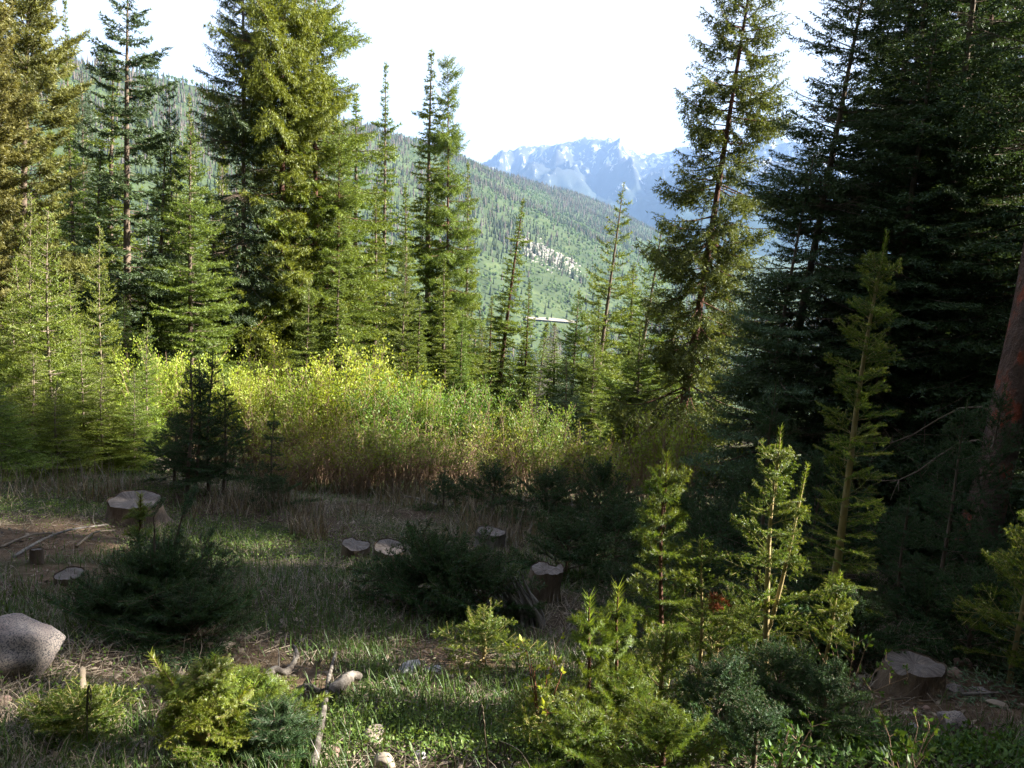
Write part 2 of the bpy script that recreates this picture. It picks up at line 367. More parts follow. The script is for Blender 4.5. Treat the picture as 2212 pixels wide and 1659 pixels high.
# ------------------------------------------------------------------ terrain
def grid_axis(lo, hi, flo, fhi, fine, grow):
    a = list(np.arange(flo, fhi+1e-6, fine)); s = fine
    while a[-1] < hi: s = min(s*grow, 45); a.append(a[-1]+s)
    s = fine
    while a[0] > lo: s = min(s*grow, 45); a.insert(0, a[0]-s)
    return np.array(a)
gx = grid_axis(-2600, 2600, -7, 7, .105, 1.09); gy = grid_axis(-300, 4600, 1.5, 12.5, .105, 1.06)
X, Y_ = np.meshgrid(gx, gy); Z = G(X, Y_)
SOIL = [(ground_at(u, v), r_) for u, v, r_ in ((110, 1165, .9), (230, 1150, .5), (20, 1180, .8), (2080, 1490, .42), (1950, 1530, .35), (2160, 1520, .4), (2020, 1560, .3), (160, 1240, .5), (960, 1430, .35), (600, 1480, .4))]
def bare(x, y):
    t = 0
    for p_, r_ in SOIL: t = np.maximum(t, np.exp(-((x-p_[0])**2+(y-p_[1])**2)/(r_*r_)*1.2))
    return np.clip((t-.25+.5*(fbm(x/.25, y/.25, 91, 3)-.44))*2.2, 0, 1)
BARE = bare(X, Y_)
n1, n0 = X.shape
b = Buf(); i = np.arange(n1-1)[:, None]*n0+np.arange(n0-1)[None]
b.add(np.stack([X, Y_, Z], -1).reshape(-1, 3), np.concatenate([np.stack([i, i+1, i+n0+1], -1).reshape(-1, 3), np.stack([i, i+n0+1, i+n0], -1).reshape(-1, 3)]), 0, BARE.ravel())
def ground_material():
    mt, n, out = newmat('forest_ground')
    co = coord(n)
    sx = n.nodes.new('ShaderNodeSeparateXYZ'); n.links.new(co, sx.inputs[0])
    near = mix(n, ramp(n, noise(n, 1.1, 5, co), [(.42, (0, 0, 0)), (.60, (1, 1, 1))]),
               ramp(n, noise(n, 9, 8, co, .75), [(.3, (.028, .020, .015)), (.5, (.065, .046, .033)), (.75, (.14, .108, .08))]),
               ramp(n, noise(n, 6, 8, co, .75), [(.3, (.020, .030, .011)), (.7, (.055, .070, .026))]))
    far = mix(n, ramp(n, noise(n, .012, 5, co), [(.42, (0, 0, 0)), (.58, (1, 1, 1))]),
              (.045, .065, .030), ramp(n, noise(n, .08, 6, co), [(.35, (.042, .066, .030)), (.7, (.09, .115, .048))]))
    a_ = n.nodes.new('ShaderNodeAttribute'); a_.attribute_name = 'tip'
    near = mix(n, a_.outputs['Fac'], near, ramp(n, noise(n, 14, 8, co, .75), [(.3, (.060, .038, .026)), (.55, (.14, .098, .068)), (.8, (.30, .235, .175))]))
    mr = n.nodes.new('ShaderNodeMapRange'); n.links.new(sx.outputs['Y'], mr.inputs[0]); mr.inputs['From Min'].default_value = 60; mr.inputs['From Max'].default_value = 200
    col = mix(n, mr.outputs[0], near, far)
    bs = n.nodes.new('ShaderNodeBsdfPrincipled'); n.links.new(col, bs.inputs['Base Color']); bs.inputs['Roughness'].default_value = .95; bs.inputs['Specular IOR Level'].default_value = .1
    bp = n.nodes.new('ShaderNodeBump'); bp.inputs['Strength'].default_value = .9; bp.inputs['Distance'].default_value = .03
    n.links.new(noise(n, 28, 6, co, .75), bp.inputs['Height']); n.links.new(bp.outputs[0], bs.inputs['Normal'])
    n.links.new(bs.outputs[0], out.inputs[0]); return mt
link('ground', b.build('ground', [ground_material()], True), kind='structure')

# valley road / gravel bar
rb = Buf(); pts = []
for u, v in ((1135, 692), (1160, 693), (1190, 695), (1215, 697), (1245, 701)):
    d = ray(u, v); ts = np.linspace(300, 3000, 3000); Pq = CAM[None]+d[None]*ts[:, None]
    kk = np.argmax(Pq[:, 2] < G(Pq[:, 0], Pq[:, 1], False)); pts.append(Pq[kk])
pts = np.array(pts); L = []
for k, p in enumerate(pts):
    for o_ in (-4, 4):
        L.append([p[0], p[1]+o_, float(G(np.array([p[0]]), np.array([p[1]+o_]), False)[0])+2.5])
T = []
for k in range(len(pts)-1): a_ = 2*k; T += [[a_, a_+2, a_+3], [a_, a_+3, a_+1]]
rb.add(L, T); M['gravel'] = solid_mat('pale_gravel', [(.3, (.20, .18, .15)), (.7, (.28, .25, .21))], .2, bump=0)
link('valley_road', rb.build('valley_road', [M['gravel']]), kind='structure')

# ------------------------------------------------------------------ far forest on the hillside (uncountable) : ragged cones
def forest_mesh(name, pts, hts, wid, mats, matidx, rng, round_=False):
    b = Buf(); n = len(pts)
    k = 4
    for (z0, z1, r0) in (((0.0, .72, 1.0), (.38, 1.0, .66)) if not round_ else ((0.05, .8, .8), (.3, 1.0, 1.1))):
        a = rng.random((n, 1))*6.28+np.arange(k)[None]/k*6.283
        rr = wid[:, None]*r0*rng.uniform(.65, 1.3, (n, k))
        ring = np.stack([pts[:, 0:1]+rr*np.cos(a), pts[:, 1:2]+rr*np.sin(a), pts[:, 2:3]+hts[:, None]*(z0+rng.uniform(-.05, .05, (n, k)))+(hts[:, None]*.35 if round_ else 0)], -1)
        off = rng.normal(0, .12, (n, 2))*wid[:, None]
        apex = np.stack([pts[:, 0]+off[:, 0], pts[:, 1]+off[:, 1], pts[:, 2]+hts*z1], -1)[:, None]
        Vv = np.concatenate([ring, apex], 1).reshape(-1, 3)
        base = np.arange(n)[:, None]*(k+1); j = np.arange(k)[None]
        T = np.stack([base+j, base+(j+1) % k, np.broadcast_to(base+k, (n, k))], -1).reshape(-1, 3)
        b.add(Vv, T, 0, np.repeat(rng.random(n), k+1))
        b.m[-1] = np.repeat(matidx, k).astype(np.int32)
    return b.build(name, mats)
def far_mat(name, c0, c1):
    mt, n, out = newmat(name); a = n.nodes.new('ShaderNodeAttribute'); a.attribute_name = 'tip'
    d = n.nodes.new('ShaderNodeBsdfDiffuse'); n.links.new(mix(n, a.outputs['Fac'], c0, c1), d.inputs[0]); n.links.new(d.outputs[0], out.inputs[0]); return mt
rng = np.random.default_rng(5)
FM = [far_mat('hill_spruce', (.030, .045, .028), (.055, .070, .040)), far_mat('hill_dead_spruce', (.075, .068, .060), (.12, .105, .09)), far_mat('hill_young_green', (.050, .082, .035), (.085, .125, .048))]
# candidate points over the hill area
N = 150000
xs = rng.uniform(-1300, 1100, N); ys = 250+3500*rng.random(N)**1.25
Zs = G(xs, ys, False); hv = hill(xs, ys); on = hv > FLOOR+3
P = np.stack([xs, ys, Zs], 1); q = P-CAM; dz = q@FWD; U = W0/2+F0*(q@RGT)/dz; Vv_ = H0/2-F0*(q@UPV)/dz
inview = (U > -50) & (U < 1900) & (dz > 0) & (Vv_ > 100)
# patchiness: aspen bands (no conifers), meadow, scree
patch = fbm(xs/150, ys/190, 31); band = fbm(xs/120+3, ys/240, 33)
# height-relative: upper slope conifers dense
rel = (Zs-FLOOR)/200
keep = on & inview & (np.where(rel > .42, patch > .40, patch > .53) | (rng.random(N) < .15))
k = np.where(keep)[0][:28000]
dead = (rng.random(len(k)) < np.where(rel[k] > .7, .5, .25))
hts = 4+10*rng.random(len(k))**.8; wd = hts*rng.uniform(.10, .17, len(k))
link('hillside_forest', forest_mesh('hillside_forest', P[k], hts, wd, FM, dead.astype(int), rng), kind='stuff', label='grey green conifer forest covering the far hillside', category='forest')
k = np.where(on & inview & ~keep & (patch < .52))[0][:9500]
hts = rng.uniform(4, 8, len(k)); wd = hts*rng.uniform(.28, .42, len(k))
link('hillside_aspens', forest_mesh('hillside_aspens', P[k], hts, wd, [FM[2]], np.zeros(len(k), int), rng, True), kind='stuff', label='pale green young broadleaf thickets between the conifers on the far hillside', category='thicket')
# valley floor dead trees
xs = rng.uniform(-250, 500, 6000); ys = rng.uniform(600, 1250, 6000); zs = G(xs, ys, False)
ok = (zs < FLOOR+14) & (fbm(xs/60, ys/60, 44) > .45); ok = np.where(ok)[0][:1600]
hts = rng.uniform(10, 20, len(ok)); wd = hts*rng.uniform(.06, .11, len(ok))
link('valley_forest', forest_mesh('valley_forest', np.stack([xs[ok], ys[ok], zs[ok]], 1), hts, wd, FM[:2], (rng.random(len(ok)) < .55).astype(int), rng), kind='stuff', label='thin grey brown conifers standing on the valley floor below the hillside', category='forest')
# scree : pale boulders
M['scree'] = solid_mat('pale_scree_rock', [(.3, (.22, .21, .19)), (.7, (.33, .31, .28))], .3, bump=0)
sb = Buf(); cube = np.array([[-1, -1, -1], [1, -1, -1], [1, 1, -1], [-1, 1, -1], [-.7, -.6, 1], [.6, -.7, 1], [.7, .6, 1], [-.6, .7, .8]])
ct = np.array([[0, 1, 5], [0, 5, 4], [1, 2, 6], [1, 6, 5], [2, 3, 7], [2, 7, 6], [3, 0, 4], [3, 4, 7], [4, 5, 6], [4, 6, 7]])
def march(u, v, t0=200, t1=4000):
    d = ray(u, v); ts = np.linspace(t0, t1, 1500); P = CAM[None]+d[None]*ts[:, None]
    hit = P[:, 2] < G(P[:, 0], P[:, 1], False); kk = np.argmax(hit); return P[kk] if hit.any() else None
ctrl = [march(u, v) for u, v in ((1128, 528), (1160, 542), (1195, 556), (1232, 574))]
ctrl = [q_ for q_ in ctrl if q_ is not None]
for _ in range(1400):
    i = rng.integers(len(ctrl)-1); f = rng.random(); p = ctrl[i]*(1-f)+ctrl[i+1]*f
    wdt = 9+22*math.sin(min(1, (i+f)/3)*3.1)
    x_ = p[0]+rng.normal(0, wdt*.5); y_ = p[1]+rng.normal(0, wdt*1.3); s = .5+1.6*rng.random()**3
    z_ = float(G(np.array([x_]), np.array([y_]), False)[0])
    sb.add(cube*rng.uniform(.7, 1.3, (8, 3))*s*[1.2, 1.2, .5]+[x_, y_, z_], ct)
link('scree', sb.build('scree', [M['scree']]), kind='stuff', label='pale boulder scree on the lower hillside', category='scree')

# ------------------------------------------------------------------ mountains
def mountain(name, sky_pts, D, front, back, seed, lab, zbase, amp, mats, nx=230, ny=110):
    us = np.array([p[0] for p in sky_pts], float); P = np.array([at(p[0], p[1], D) for p in sky_pts])
    x = np.linspace(P[0, 0], P[-1, 0], nx); zr = np.interp(x, P[:, 0], P[:, 2])
    yf = np.linspace(-1, 1, ny)
    yf = np.sign(yf)*np.abs(yf)**.9
    X = np.repeat(x[None], ny, 0)
    Yb = np.where(yf[:, None] < 0, D+yf[:, None]*front, D+yf[:, None]*back)*np.ones_like(X)
    prof = (1-np.abs(yf))[:, None]
    wx = X+260*(fbm(X/900, Yb/900, seed+7)-.5)
    rid = 1-np.abs(2*vn(wx/560, Yb/2000, seed)-1); rid2 = 1-np.abs(2*vn(wx/190+5, Yb/700, seed+1)-1)
    rid3 = 1-np.abs(2*vn(X/75+5, Yb/230, seed+2)-1)
    env = np.sin(np.clip(prof, 0, 1)**1.3*math.pi)**.9
    Z = zbase+(zr[None]-zbase)*prof**.92 + amp*env*((rid-.6)*1.2+(rid2-.6)*1.0+(rid3-.6)*.5) + amp*.10*(rid3-.5)*(prof > .96)+(fbm(X/45, Yb/45, seed+3)-.5)*amp*.12
    b = Buf(); i = np.arange(ny-1)[:, None]*nx+np.arange(nx-1)[None]
    b.add(np.stack([X, Yb, Z], -1).reshape(-1, 3), np.concatenate([np.stack([i, i+1, i+nx+1], -1).reshape(-1, 3), np.stack([i, i+nx+1, i+nx], -1).reshape(-1, 3)]))
    return link(name, b.build(name, mats), kind='structure')
def mount_mat(name, snow=True):
    mt, n, out = newmat(name); co = coord(n)
    rock = ramp(n, noise(n, .006, 8, co, .7), [(.3, (.040, .040, .045)), (.7, (.085, .080, .085))])
    sx = n.nodes.new('ShaderNodeSeparateXYZ'); n.links.new(co, sx.inputs[0])
    mr = n.nodes.new('ShaderNodeMapRange'); n.links.new(sx.outputs['Z'], mr.inputs[0]); mr.inputs['From Min'].default_value = 50; mr.inputs['From Max'].default_value = 620
    gr = mix(n, mr.outputs[0], (.03, .045, .028), rock)
    mp = n.nodes.new('ShaderNodeMapping'); n.links.new(co, mp.inputs[0]); mp.inputs['Scale'].default_value = (1, .35, .35)
    nz = noise(n, .013, 9, mp.outputs[0], .75)
    ad = n.nodes.new('ShaderNodeMath'); ad.operation = 'MULTIPLY_ADD'; n.links.new(mr.outputs[0], ad.inputs[0]); ad.inputs[1].default_value = .13; n.links.new(nz, ad.inputs[2])
    f = ramp(n, ad.outputs[0], [(.655, (0, 0, 0)), (.70, (1, 1, 1))])
    col = mix(n, f, gr, (.40, .41, .43)) if snow else gr
    b = n.nodes.new('ShaderNodeBsdfDiffuse'); n.links.new(col, b.inputs[0]); n.links.new(b.outputs[0], out.inputs[0]); return mt
mm = mount_mat('snowy_rock')
mountain('mountain', [(900, 430), (980, 385), (1040, 352), (1085, 335), (1130, 322), (1165, 318), (1185, 322), (1215, 308), (1240, 304), (1258, 296), (1275, 292), (1296, 299), (1310, 309), (1322, 304), (1342, 308), (1365, 322),
     (1400, 330), (1425, 330), (1440, 327), (1468, 320), (1490, 326), (1520, 332), (1560, 322), (1620, 305), (1670, 298), (1760, 330), (1900, 360), (2100, 380), (2400, 420)], 9000, 3800, 1800, 3, 'm', -180, 250, [mm])
mountain('mountain_spur', [(1290, 540), (1330, 478), (1365, 445), (1408, 410), (1450, 378), (1495, 352), (1560, 345), (1640, 340), (1800, 370), (2000, 400), (2300, 450)], 6600, 1900, 1500, 23, 'm', -180, 160, [mm], 170, 90)

# ------------------------------------------------------------------ big trees, read off the photograph: (kind, top u, top v, depth, crown radius, base u, base v, label, cat, name)
TREES = [
 ('pine', 50, -230, 16.5, 1.35, 45, 800, 'tall olive brown pine with soft clumpy crown at the left edge of the picture', 'pine tree', 'pine_tree'),
 ('pine', -45, -80, 14.5, 1.0, -40, 800, 'olive brown pine cut by the left edge beside the taller clumpy pine', 'pine tree', 'pine_tree'),
 ('spire', 141, -4, 30, .85, 150, 700, 'very thin spire spruce against the sky, right beside the olive brown pine', 'spruce tree', 'spruce_tree'),
 ('dark', 187, 155, 24, 1.0, 185, 700, 'blue green spruce with rounded top just right of the olive pine, below the thin spire', 'spruce tree', 'spruce_tree'),
 ('spire', 232, 112, 21, 1.0, 236, 700, 'yellow green spruce standing behind the left side of the dark open branched spruce', 'spruce tree', 'spruce_tree'),
 ('sparse', 287, -75, 15.5, 1.3, 276, 760, 'tall dark open branched spruce with bare gaps showing sky, left part of the picture', 'spruce tree', 'spruce_tree'),
 ('sparse', 378, 178, 20, .75, 384, 700, 'thin dark spruce with drooping short boughs in front of the grey hill', 'spruce tree', 'spruce_tree'),
 ('spire', 405, 205, 25, .75, 410, 700, 'narrow sunlit spruce directly behind the thin dark drooping one', 'spruce tree', 'spruce_tree'),
 ('fir', 428, 262, 16.0, 1.45, 415, 770, 'layered fir with sunlit flat bough tips standing left of the largest spruces', 'fir tree', 'fir_tree'),
 ('dark', 505, -260, 18.6, 1.35, 528, 760, 'great dark spruce, shaded left neighbour of the largest sunlit spruce', 'spruce tree', 'spruce_tree'),
 ('full', 612, -420, 19, 1.45, 602, 780, 'largest sunlit yellow green spruce reaching out of the top of the picture', 'spruce tree', 'spruce_tree'),
 ('full2', 695, -190, 20.0, 1.5, 686, 780, 'broad sunlit spruce with boughs reaching right over the sky, right of the largest spruce', 'spruce tree', 'spruce_tree'),
 ('spire2', 776, 205, 22, 1.05, 755, 790, 'sunlit slender fir at the right foot of the big spruce group', 'fir tree', 'fir_tree'),
 ('spire', 843, 138, 25, .85, 832, 700, 'dark spire spruce standing alone against the sky left of the twin topped spruce', 'spruce tree', 'spruce_tree'),
 ('spire', 940, 112, 24, 1.10, 930, 780, 'tall twin topped spruce with a shaded left and golden right side, left stem', 'spruce tree', 'spruce_tree'),
 ('full2', 958, 122, 23.6, .95, 962, 780, 'right hand golden stem of the twin topped spruce against the sky', 'spruce tree', 'spruce_tree'),
 ('spire', 1012, 352, 25, .65, 1000, 780, 'short narrow spruce leaning on the right side of the twin topped spruce', 'spruce tree', 'spruce_tree'),
 ('spire2', 205, 320, 19, .95, 205, 780, 'mid height green spruce left of the dark open branched spruce', 'spruce tree', 'spruce_tree'),
 ('spire2', 345, 300, 18.5, .9, 345, 780, 'mid height spruce between the dark open branched spruce and the layered fir', 'spruce tree', 'spruce_tree'),
 ('spire2', 152, 265, 20, .9, 156, 780, 'spruce right beside the crown edge of the tall olive pine', 'spruce tree', 'spruce_tree'),
 ('spire2', 470, 420, 18, .9, 470, 780, 'spruce in front of the great dark spruce, right of the layered fir', 'spruce tree', 'spruce_tree'),
 ('full2', 735, 290, 19.5, .95, 728, 790, 'yellow green spruce rising at the right flank of the broad sunlit spruce', 'spruce tree', 'spruce_tree'),
 ('spire', 805, 400, 21, .8, 802, 780, 'spruce below and left of the dark spire spruce', 'spruce tree', 'spruce_tree'),
 ('spire2', 885, 400, 22, .8, 880, 780, 'spruce between the dark spire spruce and the twin topped spruce', 'spruce tree', 'spruce_tree'),
 ('fir', 866, 520, 18.5, .75, 862, 800, 'small green fir in front of the dark spire spruce', 'fir tree', 'fir_tree'),
 ('spire2', 908, 640, 17, .55, 905, 800, 'small pale green fir at the foot of the twin topped spruce', 'fir tree', 'fir_tree'),
 ('far2', 1036, 630, 42, .6, 1036, 800, 'thin dark spire far down the slope, seen left of the rusty trunked spruce', 'spruce tree', 'spruce_tree'),
 ('spire', 1137, 432, 22, .72, 1080, 850, 'lone slender spruce with rusty trunk in front of the hillside at the centre', 'spruce tree', 'spruce_tree'),
 ('spire2', 1142, 608, 24, .5, 1130, 830, 'narrow spruce close behind the right side of the rusty trunked spruce', 'spruce tree', 'spruce_tree'),
 ('spire', 1068, 640, 26, .6, 1060, 830, 'small dark spruce close behind the left side of the rusty trunked spruce', 'spruce tree', 'spruce_tree'),
 ('snag', 1192, 700, 24, .8, 1180, 850, 'dead grey leafless conifer with drooping twigs right of the centre', 'dead tree', 'dead_tree'),
 ('fir', 1250, 622, 18.5, .95, 1235, 850, 'dark pointed fir with stiff upswept boughs left of the two slender firs', 'fir tree', 'fir_tree'),
 ('sparse2', 1338, 395, 18, 1.05, 1285, 860, 'slender airy fir with thin top rising over the blue mountain foot, left of a pair', 'fir tree', 'fir_tree'),
 ('sparse2', 1425, 462, 16, .9, 1362, 880, 'slender airy fir with thin top, right of a pair beside the drooping spruce', 'fir tree', 'fir_tree'),
 ('fir', 1292, 715, 17.2, .85, 1280, 860, 'low dense fir at the foot of the left slender fir', 'fir tree', 'fir_tree'),
 ('fir', 1398, 690, 15.2, .8, 1385, 880, 'dense fir between the two slender firs, before the yellow green one', 'fir tree', 'fir_tree'),
 ('spire2', 1205, 735, 19, .6, 1200, 860, 'small pointed fir just left of the dark fir with upswept boughs', 'fir tree', 'fir_tree'),
 ('fir', 1455, 745, 15.5, .7, 1445, 880, 'low dense fir beside the left boughs of the leaning spruce', 'fir tree', 'fir_tree'),
 ('spire2', 1378, 570, 22, .9, 1360, 850, 'yellow green fir seen in the gap between the two slender airy firs', 'fir tree', 'fir_tree'),
 ('spire', 1465, 640, 20, .9, 1440, 850, 'small sunlit spruce partly behind the trunk of the drooping spruce', 'spruce tree', 'spruce_tree'),
 ('lean', 1675, -230, 14.6, 1.35, 1478, 880, 'tall leaning spruce with reddish trunk and drooping open boughs right of the mountain', 'spruce tree', 'spruce_tree'),
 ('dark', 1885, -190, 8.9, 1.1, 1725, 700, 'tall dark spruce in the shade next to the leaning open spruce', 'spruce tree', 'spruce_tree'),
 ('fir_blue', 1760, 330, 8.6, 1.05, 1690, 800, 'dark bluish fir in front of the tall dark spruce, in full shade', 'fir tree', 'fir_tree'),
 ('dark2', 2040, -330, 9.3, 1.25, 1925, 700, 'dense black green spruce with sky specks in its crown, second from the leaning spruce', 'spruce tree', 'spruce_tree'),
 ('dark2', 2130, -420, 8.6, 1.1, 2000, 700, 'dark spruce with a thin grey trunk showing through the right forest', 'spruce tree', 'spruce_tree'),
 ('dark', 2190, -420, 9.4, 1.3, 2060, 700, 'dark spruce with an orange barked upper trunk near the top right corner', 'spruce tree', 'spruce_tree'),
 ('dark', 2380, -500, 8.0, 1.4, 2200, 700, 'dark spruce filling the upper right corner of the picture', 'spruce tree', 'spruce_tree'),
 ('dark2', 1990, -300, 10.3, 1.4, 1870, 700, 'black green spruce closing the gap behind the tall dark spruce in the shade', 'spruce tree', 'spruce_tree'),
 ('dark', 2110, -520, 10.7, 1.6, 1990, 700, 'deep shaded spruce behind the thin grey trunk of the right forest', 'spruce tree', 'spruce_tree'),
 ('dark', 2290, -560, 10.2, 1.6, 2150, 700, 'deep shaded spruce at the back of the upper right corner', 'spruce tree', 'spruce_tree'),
 ('dark2', 2010, 60, 8.3, 1.1, 1900, 800, 'shorter dark spruce behind the tall bright tipped sapling', 'spruce tree', 'spruce_tree'),
]
for t in TREES:
    mats = None
    if 'orange barked' in t[7] or 'rusty trunked' in t[7] or 'rusty trunk in' in t[7]: mats = {'grey_brown_bark': 'bark_red'}
    place_tree(t[0], t[1], t[2], t[3], t[4], t[5], t[6], t[7], t[8], None, t[9], mats=mats)

# big red trunk at the right edge (its crown is far above the picture)
M['bark_patch'] = solid_mat('grey_bark_with_red_patches', [(.35, (.10, .07, .06)), (.55, (.17, .11, .09)), (.64, (.36, .10, .06)), (.8, (.42, .15, .09))], 1.9, bump=1.0, bscale=7, stretch=(3, 3, 1.6), bdist=.06)
def red_tree():
    B = at(2105, 1160, 6.9); g = gz(B[0], 6.9); T = at(2210, 700, 6.9)
    base = np.array([B[0], 6.9, g]); d = T-np.array(B); d = d/d[2]
    rng = np.random.default_rng(77); root = thing('pine_tree', 'thick reddish barked trunk leaning at the right edge of the picture', 'pine tree', base)
    z = np.linspace(-.2, 15, 40); pts = np.stack([z*d[0]+.04*np.sin(z), z*0, z], 1)
    r = .155*(1-z/17)**.8+.10*np.exp(-np.maximum(z, 0)*3.0)
    b = Buf(); b.tube(pts, r, 20, 0, rough=.10, rng=rng); link('trunk', b.build('red_trunk', [M['bark_patch']], True), root)
    cb = V['dark'][1]; link('crown', cb, root, mat=Matrix.Translation((1.3, 0, 7.6)) @ Matrix.Diagonal((.7, .7, .66, 1)))
    # drooping low dead branches
    b = Buf()
    for k in range(3):
        zz = rng.uniform(1.2, 2.2); a = rng.uniform(2.2, 4.2); L = rng.uniform(.7, 1.4); t = np.linspace(0, 1, 8)
        p = np.stack([zz*d[0]+math.cos(a)*L*t, math.sin(a)*L*t, zz-.5*L*t**1.5+.1*np.sin(t*7)], 1)
        b.tube(p, np.linspace(.012, .003, 8), 4, 0)
        for j in range(7):
            i = rng.integers(2, 7); e = p[i]+rng.normal(0, .15, 3)+[-.1, 0, -.12]; b.tube(np.array([p[i], (p[i]+e)/2, e]), np.array([.004, .003, .0015]), 3, 0)
    link('dead_branches', b.build('dead_branches', [M['bark']]), root)
red_tree()

# background fill downhill behind the front row, one look
rng = np.random.default_rng(8)
for k in range(96):
    u = rng.uniform(-150, 1050) if k < 66 else rng.uniform(1020, 1620)
    Y = rng.uniform(25, 50)
    lim = 270 if u < 780 else (560 if u < 1020 else 690)
    v = rng.uniform(lim, lim+180) if u < 1020 else rng.uniform(665, 790)
    place_tree(('far', 'far2', 'far')[k % 3], u, v, Y, rng.uniform(.8, 1.5), None, None, 'spruce among the crowd filling the slope behind the front row of trees', 'spruce tree', 'spruces behind the front row', 'spruce_tree')
# forest to the right that shades the clearing (mostly past the frame edge)
occ = []
rng = np.random.default_rng(12)
tries = 0
while len(occ) < 64 and tries < 6000:
    tries += 1
    x = rng.uniform(4.2, 22); y = rng.uniform(-7, 8.4+.05*x)
    if x < .72*y+1.9 and y > 0: continue
    if y < 1.5 and x < 5: continue
    if any((x-a)**2+(y-b_)**2 < 1.9**2 for a, b_ in occ): continue
    occ.append((x, y))
for i, (x, y) in enumerate(occ):
    tb, cb, H, R0 = V[('dark', 'dark2')[i % 2]]; s = rng.uniform(.85, 1.15); sr_ = 1.0
    yo = y-math.tan(-SUN_BACK)*x; g_ = gz(x, y); zc = 0; th = None      # yo tells which strip of the clearing this tree shades
    if abs(yo-2.60) < .34 or (x > 11 and abs(yo-2.6) < 1.8): continue
    if abs(yo-2.62) < .62 or abs(yo-4.12) < .75:     # crowns lifted on long stems to let low sun flecks pass below
        zc = .6*x+(1.7 if yo < 3.3 else 1.1)-g_; s = (max(zc+5, 13)-zc)/H; th = (zc+s*H)/H
    elif abs(yo-6.6) < 1.1: s = (.6*x+1.0)/H; sr_ = .9
    else:
        e = min(abs(abs(yo-2.62)-.62), abs(abs(yo-4.12)-.75)); sr_ = min(1.0, max(.42 if yo < 4.6 else .95, e/1.9))
    root = thing('spruce_tree', 'dark spruce of the shady forest beyond the right edge of the picture', 'spruce tree', (x, y, gz(x, y)), 'shady forest beyond the right edge')
    mt = Matrix.Rotation(rng.random()*6.28, 4, 'Z') @ Matrix.Diagonal((sr_, sr_, s, 1))
    link('trunk', tb, root, mat=mt if th is None else Matrix.Diagonal((1, 1, th, 1))); link('crown', cb, root, mat=Matrix.Translation((0, 0, zc)) @ mt)

for x, y in ((3.7, 2.2), (4.4, 3.0), (4.0, 3.7), (4.9, 4.3), (4.6, 5.1), (5.3, 5.6), (5.2, 3.5), (5.9, 6.3), (4.7, 2.3), (3.6, 1.4)):  # low firs added out of view to keep low sun off the ground
    hh = .6*x-.95-gz(x, y)
    tb, cb, H, R0 = V['fir_blue']; root = thing('fir_tree', 'short fir added beyond the right edge to shade the clearing', 'fir tree', (x, y, gz(x, y)), 'short firs added for shade beyond the right edge')
    mt = Matrix.Diagonal((.85, .85, hh/H, 1)); link('trunk', tb, root, mat=mt); link('crown', cb, root, mat=mt)
back = []  # trees added behind and left of the camera to block skylight
while len(back) < 46:
    x = rng.uniform(-20, 12); y = rng.uniform(-16, 9)
    if y > -3.5 and x > -abs(y)*.72-5.5: continue
    if any((x-a)**2+(y-b_)**2 < 2.6**2 for a, b_ in back): continue
    back.append((x, y)); tb, cb, H, R0 = V[('dark', 'dark2')[len(back) % 2]]
    root = thing('spruce_tree', 'unseen dark spruce added around the near side of the clearing to darken its shade', 'spruce tree', (x, y, gz(x, y)), 'spruces added around the near side of the clearing for shade')
    mt = Matrix.Rotation(rng.random()*6.28, 4, 'Z') @ Matrix.Diagonal((1.1, 1.1, rng.uniform(.85, 1.15), 1))
    link('trunk', tb, root, mat=mt); link('crown', cb, root, mat=mt)

